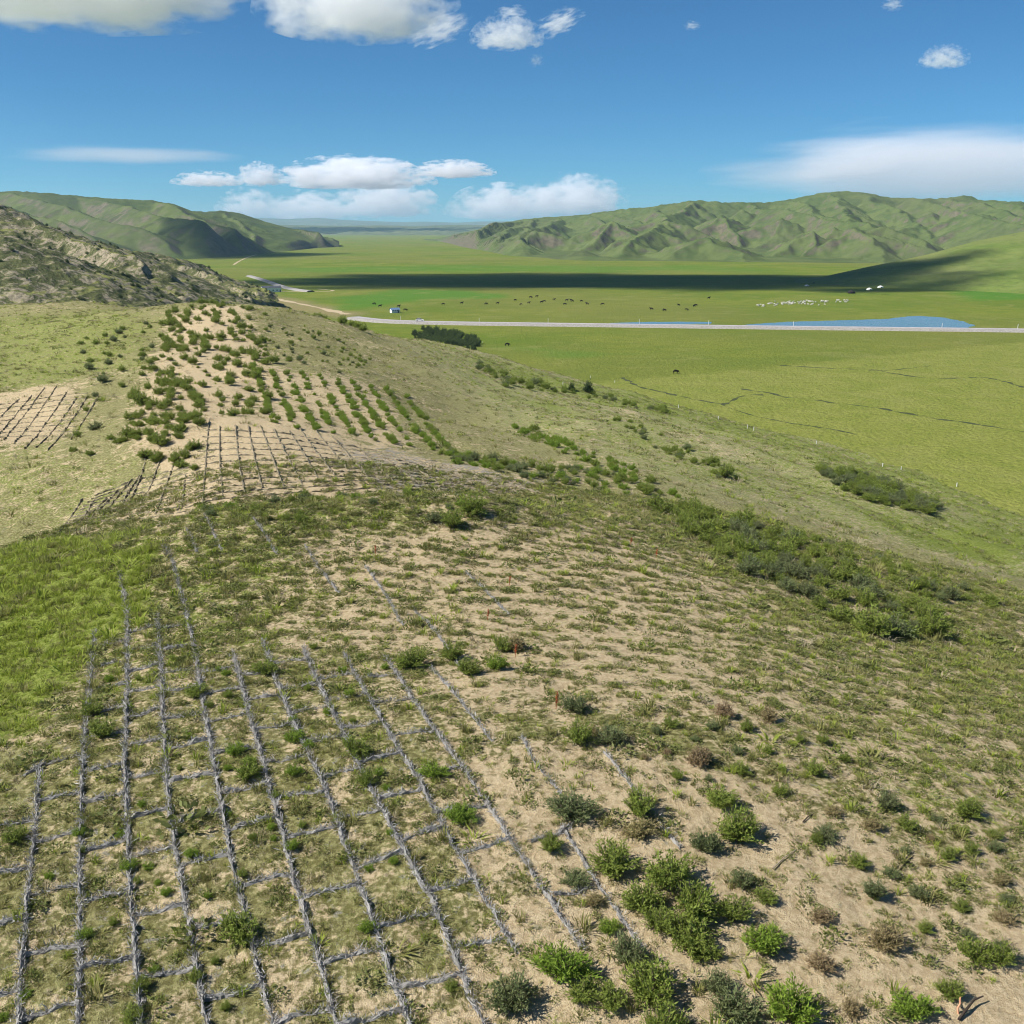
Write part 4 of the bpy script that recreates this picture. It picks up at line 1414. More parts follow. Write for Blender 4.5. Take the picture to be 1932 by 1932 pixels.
for h in [
    (870, 1545, 72, 2, 'bright green shrub between the ninth and tenth long straw barriers'),
    (1160, 1640, 98, 0, 'large round green shrub at the upper left of the cluster on bare sand'),
    (1262, 1668, 105, 1, 'large olive green shrub at the top of the big cluster on bare sand'),
    (1305, 1722, 110, 3, 'broad dense shrub in the middle of the big cluster on bare sand'),
    (1215, 1712, 80, 0, 'leafy shrub on the left side of the big cluster on bare sand'),
    (1300, 1775, 96, 1, 'dark leaning shrub at the foot of the big cluster on bare sand'),
    (1240, 1752, 66, 3, 'small shrub tucked under the left side of the big cluster'),
    (1082, 1540, 86, 4, 'grey green shrub left of the cluster, near the barrier ends'),
    (1040, 1603, 52, 0, 'small shrub on sand right below the barrier ends'),
    (1085, 1668, 58, 4, 'small dull shrub beside the lone cross barrier'),
    (1200, 1535, 66, 0, 'upper shrub of the pair right of the grey green shrub'),
    (1212, 1575, 62, 5, 'reddish tinged shrub just above the large round shrub'),
    (1362, 1520, 76, 1, 'green shrub on sand above the pair of low shrubs, right of centre'),
    (1332, 1604, 58, 4, 'left low shrub of the pair above the bare sand patch'),
    (1392, 1585, 76, 0, 'right low shrub of the pair above the bare sand patch'),
    (1062, 1840, 98, 2, 'large fresh shrub standing alone on sand below the lone cross barrier'),
    (1100, 1882, 66, 0, 'dark small shrub at the foot of the large lone shrub'),
    (970, 1895, 88, 4, 'grey green shrub at the lower end of the ninth barrier'),
    (1232, 1880, 116, 1, 'largest shrub near the bottom edge, under the big cluster'),
    (1150, 1898, 62, 0, 'small shrub left of the largest bottom shrub'),
    (1182, 1812, 66, 4, 'loose shrub above the largest bottom shrub'),
    (1150, 1756, 46, 2, 'tiny yellow green shrub on open sand below the lone cross barrier'),
    (1122, 1706, 42, 5, 'tiny thin shrub right of the lone cross barrier'),
    (1442, 1790, 82, 2, 'bright shrub on sand right of the big cluster'),
    (1382, 1733, 74, 0, 'green shrub touching the right side of the big cluster'),
    (1325, 1800, 66, 3, 'shrub trailing below the right of the big cluster'),
    (1352, 1872, 64, 4, 'dull shrub above the bright bottom edge shrub'),
    (1395, 1925, 86, 4, 'dull shrub cut by the bottom edge left of the brightest shrub'),
    (1492, 1925, 118, 2, 'brightest large shrub at the bottom edge'),
    (1250, 1965, 104, 0, 'shrub cut by the bottom edge below the largest bottom shrub'),
    (1602, 1912, 52, 5, 'small brownish shrub right of the brightest bottom shrub'),
    (1722, 1915, 80, 2, 'bright spreading shrub near the pink stalk at lower right'),
    (1668, 1785, 66, 5, 'reddish shrub in the lower right scrub'),
    (1840, 1812, 66, 0, 'left half of the pair of shrubs near the right edge'),
    (1885, 1818, 60, 0, 'right half of the pair of shrubs near the right edge'),
    (1552, 1830, 54, 5, 'pinkish brown shrub above the brightest bottom shrub'),
    (1550, 1736, 52, 5, 'pinkish shrub with a green foot in mid scrub'),
    (1445, 1700, 44, 0, 'lone small shrub on bare sand right of the cluster'),
    (1400, 1672, 50, 4, 'small dull shrub at the lower edge of the bare sand patch'),
    (1792, 1880, 56, 0, 'dark shrub just left of the pink stalk'),
    (1542, 1590, 30, 0, 'tiny dark shrub alone on the bare sand patch'),
    (820, 1465, 60, 2, 'fresh shrub between the eighth and ninth long barriers'),
    (692, 1478, 42, 0, 'low shrub right of the eighth long barrier'),
    (668, 1424, 66, 0, 'green shrub growing on the eighth long barrier'),
    (450, 1768, 92, 0, 'large leafy shrub growing over the fifth long barrier'),
    (502, 1270, 66, 1, 'round shrub at the upper end of the seventh long barrier'),
    (468, 1466, 62, 0, 'leafy shrub between the fifth and sixth long barriers'),
    (445, 1425, 46, 2, 'smaller shrub above the leafy one between fifth and sixth barriers'),
    (556, 1398, 44, 2, 'narrow shrub on the seventh long barrier'),
    (552, 1602, 40, 2, 'small bright shrub on the sixth long barrier'),
    (852, 1245, 56, 1, 'dark round shrub on the lower edge of the striped sand'),
    (776, 1258, 66, 0, 'shrub left of the dark round one below the striped sand'),
    (882, 1272, 48, 0, 'low shrub just below the dark round one'),
    (945, 1228, 44, 0, 'left of two small shrubs right of the dark round one'),
    (975, 1225, 40, 5, 'right of two small shrubs right of the dark round one'),
    (940, 1262, 40, 2, 'tiny bright shrub below the two small ones'),
    (1085, 1340, 54, 4, 'shrub beside a red stalk right of centre'),
    (1092, 1402, 62, 0, 'low wide shrub below the one beside a red stalk'),
    (1152, 1402, 52, 4, 'low dull shrub right of the low wide one'),
    (265, 1868, 50, 0, 'shrub on the third long barrier near the bottom edge'),
    (255, 1925, 56, 0, 'shrub at the foot of the third long barrier, bottom edge'),
    (190, 1390, 60, 0, 'dark low shrub right of the second long barrier'),
    (175, 1350, 44, 1, 'shrub growing on the upper second long barrier'),
    (892, 968, 64, 1, 'tallest shrub on the crest of the near dune'),
    (852, 995, 62, 0, 'wide shrub just below the tallest crest shrub'),
    (820, 985, 40, 4, 'small shrub left of the wide crest shrub'),
    (370, 1312, 50, 1, 'shrub on the upper fifth long barrier'),
    (150, 1575, 34, 2, 'small bright shrub on the second long barrier'),
    (158, 1768, 40, 2, 'bright sprig on the lower second long barrier'),
    (30, 1590, 50, 0, 'shrub at the photo left edge beside the first barrier'),
    (245, 1640, 40, 2, 'bright sprig on the middle of the third long barrier'),
    (370, 1850, 42, 0, 'small shrub on the lower fourth long barrier'),
    (1760, 1200, 70, 0, 'rightmost round shrub at the low end of the slope thicket'),
    (1680, 1195, 74, 4, 'grey green round shrub near the low end of the slope thicket'),
]:
    hand(*h)


def fill(pts, n, lo, hi, variants, label, group, gap=.8, seed=1, rows=None):
    """random shrubs inside an outline, kept gap x size apart; rows = (spacing, angle) plants them in rows"""
    poly = poly_world(pts)
    r = np.random.default_rng(seed)
    x0, y0 = poly.min(0)
    x1, y1 = poly.max(0)
    got = []
    tries = 0
    while len(got) < n and tries < 60:
        tries += 1
        xs, ys = r.uniform(x0, x1, 900), r.uniform(y0, y1, 900)
        if rows:
            ca, sa = math.cos(rows[1]), math.sin(rows[1])
            q = xs * ca + ys * sa
            w = ys * ca - xs * sa
            q = (np.round(q / rows[0]) + r.normal(0, .09, 900)) * rows[0]
            xs, ys = q * ca - w * sa, q * sa + w * ca
        ins = poly_sd(poly, xs, ys) > 0
        for a, b in zip(xs[ins], ys[ins]):
            s = r.uniform(lo, hi) * math.exp(r.normal(0, .15))
            if all((a - c) ** 2 + (b - e) ** 2 > (gap * (s + f) / 2) ** 2 for c, e, f in got):
                got.append((a, b, s))
                if len(got) >= n:
                    break
    for a, b, s in got:
        SH.append((a, b, float(dune_z(a, b)), s, int(r.choice(variants)), label, group))


fill([(1225, 955), (1310, 962), (1450, 1005), (1600, 1070), (1700, 1130), (1790, 1180), (1770, 1205), (1640, 1200), (1540, 1165), (1420, 1090), (1330, 1030)], 84, 1.1, 2.2, [0, 1, 3, 4],
     'green shrub in the dense thicket down the slope right of the near crest', 'shrubs of the slope thicket', .78, 1)
fill([(1470, 1005), (1620, 1040), (1760, 1090), (1900, 1140), (1860, 1150), (1700, 1120), (1520, 1050)], 42, .7, 1.4, [0, 6, 4],
     'low shrub in the thin strip above the slope thicket', 'shrubs above the slope thicket', .8, 2)
fill([(312, 588), (400, 572), (470, 600), (520, 690), (500, 790), (420, 790), (395, 700), (385, 790), (365, 890), (290, 880), (225, 830), (260, 720), (300, 650)], 420, .8, 1.7, [0, 1, 3, 6],
     'dark green shrub on the sandy top of the second dune', 'shrubs on the sandy top of the second dune', .75, 3)
fill([(222, 835), (250, 760), (300, 715), (388, 735), (380, 800), (372, 892), (290, 888)], 48, .9, 1.7, [0, 1, 3, 6],
     'dark shrub on the near left end of the sandy second dune top', 'shrubs on the near left end of the sandy top', .75, 23)


def planted_rows():
    r = np.random.default_rng(44)
    for k in range(10):
        a = np.array([(478 + 31 * k, 690 + 5 * k), (500 + 34 * k, 750 + 6 * k), (520 + 37 * k, 800 + 6.2 * k)], float)
        p = ground_path(resample(a, 4))
        p = resample(p, .95)
        for x, y in p:
            if r.uniform() < .68:
                x, y = x + r.normal(0, .16), y + r.normal(0, .2)
                SH.append((x, y, float(dune_z(x, y)), r.uniform(.55, 1.15), int(r.choice([2, 2, 7, 0])), 'bright green shrub in the planted rows on the second dune', 'planted rows on the second dune'))


planted_rows()
fill([(440, 575), (520, 580), (620, 602), (700, 622), (680, 634), (600, 625), (500, 600)], 110, 1.2, 2.4, [0, 1, 6],
     'shrub in the dark clump along the far crest of the second dune', 'shrubs on the far crest of the second dune', .7, 5)
fill([(480, 610), (620, 630), (700, 680), (690, 720), (560, 690), (500, 660)], 70, .5, 1.0, [0, 6, 4],
     'small sparse shrub below the far crest of the second dune', 'sparse shrubs below the far crest', 1.2, 6)
fill([(150, 640), (300, 600), (290, 700), (220, 800), (240, 890), (130, 860), (150, 760)], 40, .7, 1.5, [0, 4, 6],
     'scattered shrub on the left shoulder of the second dune', 'scattered shrubs left of the sandy top', 1.6, 7)
fill([(940, 795), (1010, 810), (1100, 850), (1180, 880), (1290, 935), (1250, 945), (1140, 890), (1000, 830)], 62, .6, 1.4, [2, 6, 7],
     'shrub in the upper green strip on the long slope', 'shrubs of the upper green strip', .7, 8)
fill([(790, 850), (900, 860), (1000, 880), (1120, 885), (1290, 940), (1180, 935), (1000, 905), (850, 872)], 85, .6, 1.3, [0, 7, 4],
     'shrub in the lower green strip along the hollow', 'shrubs of the lower green strip', .7, 9)
fill([(1145, 788), (1210, 800), (1300, 850), (1410, 905), (1380, 912), (1270, 865), (1170, 812)], 40, .7, 1.5, [0, 6, 4],
     'shrub in the narrow line high on the long slope', 'shrubs of the narrow line', .8, 10)
fill([(1540, 885), (1620, 895), (1720, 930), (1790, 965), (1740, 972), (1640, 945), (1570, 915)], 95, 1.0, 2.3, [0, 4, 6],
     'dark shrub in the dense patch low on the long slope', 'shrubs of the dense patch low on the slope', .5, 11)
fill([(880, 672), (960, 712), (1060, 728), (1270, 775), (1270, 785), (1060, 745), (950, 730), (900, 700)], 60, .9, 2.2, [0, 4, 6],
     'shrub along the foot of the slope beside the meadow', 'shrubs along the foot of the slope', .8, 12)
fill([(350, 945), (700, 930), (900, 940), (880, 975), (600, 985), (380, 985)], 60, .5, 1.0, [0, 4, 6, 7],
     'low shrub on the grassy crest of the near dune', 'low shrubs on the near dune crest', .9, 13)
fill([(1500, 1500), (1900, 1550), (1930, 1800), (1700, 1760), (1560, 1660)], 26, .4, .8, [4, 5, 0],
     'low dull shrub in the lower right scrub', 'low shrubs at the lower right', 1.3, 14)
fill([(1100, 1380), (1450, 1330), (1700, 1450), (1500, 1500), (1250, 1480)], 22, .4, .75, [4, 0, 5],
     'low shrub on the dry slope right of centre', 'low shrubs on the dry slope', 1.3, 15)
fill([(200, 1250), (700, 1200), (850, 1420), (600, 1600), (250, 1600)], 34, .28, .5, [0, 2, 7],
     'small green sprig among the long straw barriers', 'small sprigs among the barriers', 1.2, 16)
fill([(0, 1560), (800, 1560), (860, 1900), (0, 1930)], 26, .25, .45, [0, 2, 7],
     'small green sprig in the lower straw cells', 'small sprigs in the lower straw cells', 1.2, 17)


def build_shrubs():
    dep = np.array([project(s[0], s[1], s[2])[2] for s in SH])
    px = np.array([s[3] for s in SH]) / dep
    order = np.argsort(-px)
    r = np.random.default_rng(77)
    first = {}
    same = {}
    for i in order[:300]:
        same.setdefault(SH[i][5], []).append(i)
    place = {}
    for lab, ii in same.items():
        if 1 < len(ii) <= 40:
            for k, i in enumerate(sorted(ii, key=lambda q: project(*SH[q][:3])[0])):
                place[i] = ', %s from left' % (ORD[k] if k < 13 else '%d%s' % (k + 1, {21: 'st', 31: 'st', 22: 'nd', 32: 'nd', 23: 'rd', 33: 'rd'}.get(k + 1, 'th')))
    for k, i in enumerate(order[:300]):
        x, y, z, size, var, label, group = SH[i]
        label += place.get(i, '')
        root = bpy.data.objects.new('shrub', None)
        COL.objects.link(root)
        root.location = (x, y, z - .02 * size)
        root.rotation_euler = (r.normal(0, .10), r.normal(0, .10), r.uniform(0, 6.28))
        q = size * r.uniform(.92, 1.08)
        root.scale = (q * r.uniform(.85, 1.2), q * r.uniform(.85, 1.15), q * r.uniform(.62, 1.0))
        root['label'], root['category'], root['group'] = label, 'shrub', group
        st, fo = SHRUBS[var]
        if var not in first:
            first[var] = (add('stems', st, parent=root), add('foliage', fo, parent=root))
        else:
            for o in first[var]:
                c = o.copy()
                COL.objects.link(c)
                c.parent = root
    rest = [SH[i] for i in order[300:]]
    if rest:
        pr = [proto('shrub_foliage', s[1]) for s in SHRUBS]
        a = np.array([(s[0], s[1], s[2] - .02) for s in rest])
        scatter('shrubs', pr, a, np.stack([0 * a[:, 0], 0 * a[:, 0], r.uniform(0, 6.28, len(a))], 1), np.array([s[3] for s in rest]), 'smaller shrubs farther off on the dunes and slopes', np.array([s[4] for s in rest]))


build_shrubs()


# thicket at the foot of the slope, and scrub on the rocky spur
def thicket(name, polys, n, lo, hi, label, zf, seed):
    r = np.random.default_rng(seed)
    P3, S = [], []
    for pts in polys:
        poly = np.array([plain3(*p)[:2] for p in pts])
        (x0, y0), (x1, y1) = poly.min(0), poly.max(0)
        xs, ys = r.uniform(x0, x1, n * 6), r.uniform(y0, y1, n * 6)
        k = np.where(poly_sd(poly, xs, ys) > 0)[0][:n]
        P3.append(np.stack([xs[k], ys[k], zf(xs[k], ys[k]) - .1], 1))
        S.append(r.uniform(lo, hi, len(k)))
    P3, S = np.concatenate(P3), np.concatenate(S)
    scatter(name, [proto('thicket_shrub', DARKSHRUB[1])], P3, np.stack([0 * S, 0 * S, r.uniform(0, 6.28, len(S))], 1), S, label)


thicket('thicket_shrubbery', [[(775, 632), (800, 622), (860, 630), (905, 640), (905, 662), (870, 668), (800, 655)]], 230, 1.6, 4.2, 'dark thicket of tall bushes where the slope meets the meadow', ground_z, 5)
for u, v, w, lab in ((1078, 737, 22, 'smaller dark bush of the pair at the meadow edge'), (1109, 741, 30, 'larger dark bush of the pair at the meadow edge')):
    x, y, z, d = (float(q[0]) for q in hit([u], [v]))
    s = w / 1937 * d
    b = bpy.data.objects.new('bush', None)
    COL.objects.link(b)
    b.location, b.scale = (x, y, z - .1), (s, s, s * 1.05)
    b['label'], b['category'], b['group'] = lab, 'bush', 'dark bushes at the meadow edge'
    add('stems', DARKSHRUB[0], parent=b)
    add('foliage', DARKSHRUB[1], parent=b)


def scrub_on(obj_names, n, region, lo, hi, seed, label):
    """dark scrub on visible hill meshes: cast straight down on them"""
    r = np.random.default_rng(seed)
    dg = bpy.context.evaluated_depsgraph_get()
    pts = []
    objs = [o for o in bpy.data.objects if o.name.split('.')[0] in obj_names]
    for _ in range(n):
        x, y = r.uniform(region[0], region[1]), r.uniform(region[2], region[3])
        best = None
        for o in objs:
            ok, loc, nor, _i = o.ray_cast((x, y, 400), (0, 0, -1))
            if ok and (best is None or loc.z > best[2]):
                best = (x, y, loc.z, nor.z)
        if best and best[2] > 2 and fbm(np.array([x / 28]), np.array([y / 28]), 3, seed)[0] > r.uniform(-.35, .35):
            pts.append(best[:3])
    p = np.array(pts)
    S = r.uniform(lo, hi, len(p))
    scatter('scrub_shrubbery', [proto('scrub_bush', DARKSHRUB[1]), proto('scrub_bush', SHRUBS[4][1])], p - np.array([0, 0, .3]), np.stack([0 * S, 0 * S, r.uniform(0, 6.28, len(S))], 1), S, label)


scrub_on({'rocky_spur', 'rocky_knoll'}, 3600, (-330, -80, 250, 700), .8, 2.6, 3, 'dark scrub bushes dotted over the rocky spur and knoll')


# ------------------------------------------------------------------ small things on the dune
def stick(name, pts, r0, r1, mat, sides=5):
    p = np.array(pts, float)[None]
    V, Fc = prism_path(p, np.linspace(r0, r1, p.shape[1])[None], sides)
    return V, Fc


def red_stalk(u, v, hgt, label, r0=.028):
    x, y, z, d = (float(q[0]) for q in hit([u], [v]))
    rg = np.random.default_rng(int(u))
    root = bpy.data.objects.new('flower_stalk', None)
    COL.objects.link(root)
    root.location = (x, y, z)
    root['label'], root['category'], root['group'] = label, 'flower stalk', 'red flower stalks on the near dune'
    V, Fc = stick('stalk', [(0, 0, -.03), (.01, .01, hgt * .4), (.03, 0, hgt * .75), (.04, .01, hgt)], r0 * .5, r0 * .3, M_REDSTALK)
    add('stalk', mesh_np('stalk', V, Fc, M_REDSTALK), parent=root)
    n = 90
    t = rg.uniform(.4, 1, n)
    pos = np.stack([.04 * t, 0 * t, t * hgt], 1) + rg.normal(0, r0 * .8, (n, 3))
    V, Fc = leaf_quads(pos, unit(rg.normal(0, 1, (n, 3)) + np.array([0, 0, .6])), .05, .03, rg)
    add('seed_head', mesh_np('seed_head', V, Fc, M_REDSTALK, False), parent=root)


for a in [(708, 1048, .55, 'red stalk at the left edge of the striped sand'), (961, 1104, .45, 'red stalk in the middle of the striped sand'), (920, 1170, .5, 'red stalk below the middle of the striped sand'),
          (972, 1240, .55, 'red stalk right of two small shrubs below the striped sand'), (1049, 1338, .65, 'red stalk beside the shrub right of centre'), (1190, 1030, .5, 'left red stalk near the slope thicket top'),
          (1238, 1052, .5, 'right red stalk near the slope thicket top')]:
    red_stalk(*a)
M_REDSTALK2 = mat_simple('salmon_dead_stalk', (.62, .27, .15), (.70, .36, .22), 30)


def deadwood():
    x, y, z, d = (float(q[0]) for q in hit([1808], [1912]))
    V, Fc = stick('s', [(0, 0, -.02), (-.02, .02, .14), (.03, .03, .26), (.02, .05, .42)], .028, .018, M_REDSTALK2)
    add('dead_stalk', mesh_np('dead_stalk', V, Fc, M_REDSTALK2), loc=(x, y, z), label='upright salmon pink dead stalk near the bottom right corner', category='dead stalk')
    V1, F1 = stick('b', [(-.1, -.1, .02), (.15, .12, .10), (.45, .38, .16), (.75, .55, .12)], .04, .018, M_TWIG)
    V2, F2 = stick('b', [(.1, .08, .09), (.05, .28, .12), (.1, .4, .1)], .02, .01, M_TWIG)
    add('dead_branch', mesh_np('dead_branch', np.concatenate([V1, V2]), np.concatenate([F1, F2 + len(V1)]), M_TWIG), loc=(x + .02, y - .12, z), label='dark dead branch lying beside the pink stalk', category='branch')
    for (u, v, l, lab) in ((1712, 1628, .7, 'dark stick lying in the scrub above the lower right'), (1524, 1545, .4, 'short dark stick at the top of the bare sand patch'), (1480, 1622, .9, 'pale thin stick lying on the bare sand patch')):
        x, y, z, d = (float(q[0]) for q in hit([u], [v]))
        V, Fc = stick('b', [(-l / 2, -l / 2, .02), (0, .02, .06), (l / 2, l / 2, .03)], .022, .012, M_TWIG)
        add('dead_branch', mesh_np('dead_branch', V, Fc, M_TWIG if 'dark' in lab else M_STRAWSTICK), loc=(x, y, z), label=lab, category='branch')


M_STRAWSTICK = mat_simple('pale_stick', (.30, .25, .17), (.42, .36, .26), 20)
deadwood()


# ------------------------------------------------------------------ meadow: animals, houses, tents, posts, car
def skin_mesh(name, joints, edges, mat):
    """one continuous body grown round a skeleton"""
    me = bpy.data.meshes.new(name)
    me.from_pydata([j[:3] for j in joints], edges, [])
    o = bpy.data.objects.new(name, me)
    COL.objects.link(o)
    sk = o.modifiers.new('skin', 'SKIN')
    sv = me.skin_vertices[0].data
    for v, j in zip(sv, joints):
        v.radius = (j[3], j[4])
    sv[0].use_root = True
    sb = o.modifiers.new('sub', 'SUBSURF')
    sb.levels = sb.render_levels = 1
    dg = bpy.context.evaluated_depsgraph_get()
    out = bpy.data.meshes.new_from_object(o.evaluated_get(dg))
    bpy.data.objects.remove(o)
    out.name = name
    out.materials.clear()
    out.materials.append(mat)
    return out


def animal(name, L, H, girth, mat, head_low):
    hz = .25 * H if head_low else H * 1.02
    j = [(-.45 * L, 0, H * .78, girth * .8, girth * .9), (0, 0, H * .74, girth, girth * 1.1), (.34 * L, 0, H * .78, girth * .85, girth * 1.1),
         (.52 * L, 0, H * (.66 if head_low else .95), girth * .45, girth * .55), (.62 * L, 0, (hz + .12 * H), girth * .36, girth * .4), (.78 * L, 0, hz, girth * .22, girth * .25)]
    e = [(0, 1), (1, 2), (2, 3), (3, 4), (4, 5)]
    for x, root in ((-.40 * L, 0), (.30 * L, 2)):
        for s in (-1, 1):
            b = len(j)
            bend = -.05 * L if root == 0 else .02 * L
            j += [(x, s * girth * .55, H * .5, girth * .34, girth * .34), (x + bend, s * girth * .55, H * .26, girth * .2, girth * .2), (x, s * girth * .55, .0, girth * .17, girth * .17)]
            e += [(root, b), (b, b + 1), (b + 1, b + 2)]
    j.append((-.56 * L, 0, H * .5, girth * .1, girth * .1))
    e.append((0, len(j) - 1))
    return skin_mesh(name, j, e, mat)


COW = [animal('cattle', 1.9, 1.35, .36, M_HIDE, True), animal('cattle', 1.9, 1.35, .36, M_HIDE, False)]
SHEEP = [animal('sheep', 1.15, .78, .27, M_WOOL, True), animal('sheep', 1.15, .78, .27, M_WOOL, False)]
z2 = lambda a, b: ((900 + a / 1.756) / 1.5528, (500 + b / 1.756) / 1.5528)
z3 = lambda a, b: ((1900 + a / 1.756) / 1.5528, (500 + b / 1.756) / 1.5528)
rr_ = random.Random(5)
for k, (u, v) in enumerate([z2(*p) for p in [(345, 690), (375, 702), (505, 722), (470, 704), (700, 692), (795, 686), (920, 690), (980, 686), (1100, 692), (1140, 684), (1070, 670), (1180, 652), (1150, 656), (1205, 682), (1220, 676), (1270, 668),
                                             (1325, 692), (1335, 672), (1365, 676), (1358, 670), (1410, 675), (1440, 690), (1520, 692), (1840, 722), (1770, 716)]] + [z3(*p) for p in [(15, 716), (80, 722), (155, 696), (195, 720), (235, 702), (242, 696), (310, 660), (850, 582)]]):
    x, y, _ = plain3(u, v)
    add('cattle', COW[k % 2], loc=(x, y, 0), rz=rr_.choice([0, math.pi]) + rr_.uniform(-.7, .7), scale=rr_.uniform(.95, 1.2), label='dark grazing animal in the loose herd beyond the road', category='cattle', group='dark cattle grazing beyond the road')
for u, v, lab in ((1275, 705, 'dark animal alone at the edge of the mown field'), (957, 653, 'dark animal alone on the meadow near the thicket'), (870, 646, 'dark animal beside the thicket')):
    x, y, _ = plain3(u, v)
    add('cattle', COW[0], loc=(x, y, 0), rz=.4, scale=1.1, label=lab, category='cattle')
for k in range(90):
    t = rr_.uniform(0, 1) ** .9
    u = 1428 + 172 * t
    v = 579 - 11 * t ** .6 + rr_.gauss(0, 2.0)
    x, y, _ = plain3(u, v)
    add('sheep', SHEEP[k % 2], loc=(x, y, 0), rz=rr_.choice([0, math.pi]) + rr_.uniform(-.9, .9), scale=rr_.uniform(1.0, 1.3), label='white sheep in the long loose flock beyond the pond', category='sheep', group='flock of sheep beyond the pond')


def box(bm, x0, x1, y0, y1, z0, z1):
    vs = [bm.verts.new(c) for c in ((x0, y0, z0), (x1, y0, z0), (x1, y1, z0), (x0, y1, z0), (x0, y0, z1), (x1, y0, z1), (x1, y1, z1), (x0, y1, z1))]
    for f in ((0, 3, 2, 1), (4, 5, 6, 7), (0, 1, 5, 4), (1, 2, 6, 5), (2, 3, 7, 6), (3, 0, 4, 7)):
        bm.faces.new([vs[i] for i in f])


def bmesh_of(name, fn, mat):
    import bmesh
    bm = bmesh.new()
    fn(bm)
    me = bpy.data.meshes.new(name)
    bm.to_mesh(me)
    bm.free()
    me.materials.append(mat)
    return me


def house(loc, rz, L, W, H, roof_h, wall_m, roof_m, label, windows=3, group=None):
    o = bpy.data.objects.new('house', None)
    COL.objects.link(o)
    o.location, o.rotation_euler = loc, (0, 0, rz)
    o['label'], o['category'] = label, 'house'
    if group:
        o['group'] = group

    def walls(bm):
        v = [bm.verts.new(c) for c in ((-L / 2, -W / 2, -.2), (L / 2, -W / 2, -.2), (L / 2, W / 2, -.2), (-L / 2, W / 2, -.2), (-L / 2, -W / 2, H), (L / 2, -W / 2, H), (L / 2, W / 2, H), (-L / 2, W / 2, H), (-L / 2, 0, H + roof_h), (L / 2, 0, H + roof_h))]
        for f in ((0, 1, 5, 4), (2, 3, 7, 6), (1, 2, 6, 9, 5), (3, 0, 4, 8, 7)):
            bm.faces.new([v[i] for i in f])

    def roof(bm):
        for s in (-1, 1):
            a = [(-L / 2 - .3, s * (W / 2 + .35), H - .18), (L / 2 + .3, s * (W / 2 + .35), H - .18), (L / 2 + .3, 0, H + roof_h + .06), (-L / 2 - .3, 0, H + roof_h + .06)]
            b = [(x, y, z + .12) for x, y, z in a]
            v = [bm.verts.new(c) for c in a + b]
            for f in ((0, 1, 2, 3), (4, 7, 6, 5), (0, 4, 5, 1), (1, 5, 6, 2), (2, 6, 7, 3), (3, 7, 4, 0)):
                bm.faces.new([v[i] for i in f])
    add('wall', bmesh_of('wall', walls, wall_m), parent=o)
    add('roof', bmesh_of('roof', roof, roof_m), parent=o)
    wm = bmesh_of('pane', lambda bm: box(bm, -.48, .48, -.05, .05, .07, .93), M_GLASS)

    def frame(bm):
        box(bm, -.55, .55, -.07, .04, 0, .066)
        box(bm, -.55, .55, -.07, .04, .934, 1.0)
        box(bm, -.55, -.484, -.07, .04, .068, .932)
        box(bm, .484, .55, -.07, .04, .068, .932)
    wf = bmesh_of('window', frame, M_CONC)
    for i in range(windows):
        x = -L / 2 + L * (i + .7) / (windows + .8)
        w_ = add('window', wf, parent=o, loc=(x, -W / 2, 1.0))
        add('pane', wm, parent=w_)
    add('door', bmesh_of('door', lambda bm: box(bm, -.45, .45, -.06, .06, 0, 2.0), M_DARKROOF), parent=o, loc=(L / 2 - .9, -W / 2, -.05))
    return o


x, y, _ = plain3(512, 551)
house((x, y, 0), math.radians(24), 15, 5.5, 3.6, 1.2, M_WHITE, M_DARKROOF, 'long white house with dark roof below the rocky spur', 4)
x, y, _ = plain3(745, 590)
house((x, y, 0), math.radians(28), 5.2, 3.2, 1.7, 1.1, M_WHITE, M_BLUE, 'small blue roofed house beyond the road near the dune')
for k, (u, v) in enumerate([(361, 481), (379, 480), (389, 479), (412, 477), (425, 476), (441, 475), (470, 473), (560, 468.5)]):
    x, y, _ = plain3(u, v)
    house((x, y, 0), rr_.uniform(-.5, .5), rr_.uniform(12, 20), 9, 4.2, 2.4, M_WHITE, M_BLUE if k in (1, 2, 5) else M_DARKROOF,
          '%s house from the left in the far row below the dark mountain' % ORD[k], 2, 'far row of houses below the dark mountain')


def tent(u, v, w, mat, label, zf=0.0):
    x, y, _ = plain3(u, v, zf)
    o = bpy.data.objects.new('tent', None)
    COL.objects.link(o)
    o.location, o.rotation_euler = (x, y, zf), (0, 0, rr_.uniform(-.5, .5))
    o['label'], o['category'] = label, 'tent'

    def cloth(bm):
        n = 14
        ring = lambda r, z, e: [bm.verts.new((math.cos(2 * math.pi * i / n) * r * (1.3 + .06 * (i % 2)), math.sin(2 * math.pi * i / n) * r, z)) for i in range(n)]
        A, B, C = ring(w / 2, 0, 0), ring(w / 2 * .96, w * .22, 0), ring(w * .10, w * .48, 0)
        for p, q in ((A, B), (B, C)):
            for i in range(n):
                bm.faces.new([p[i], p[(i + 1) % n], q[(i + 1) % n], q[i]])
        bm.faces.new(C)
    add('canvas', bmesh_of('canvas', cloth, mat), parent=o)
    add('pole', bmesh_of('pole', lambda bm: box(bm, -.06, .06, -.06, .06, 0, w * .56), M_TWIG), parent=o)
    add('entrance', bmesh_of('entrance', lambda bm: box(bm, -w * .09, w * .09, -w * .52, -w * .47, 0, w * .22), M_DCANVAS), parent=o)


tent(1640, 547, 3.6, M_CANVAS, 'left white tent at the foot of the green hillside', 3.0)
tent(1661, 543, 3.6, M_CANVAS, 'right white tent at the foot of the green hillside', 5.0)
tent(1606, 553, 5, M_DCANVAS, 'black tent left of the white tents', .3)
tent(1522, 540, 3, M_CANVAS, 'lone white tent in the cloud shadow', .1)

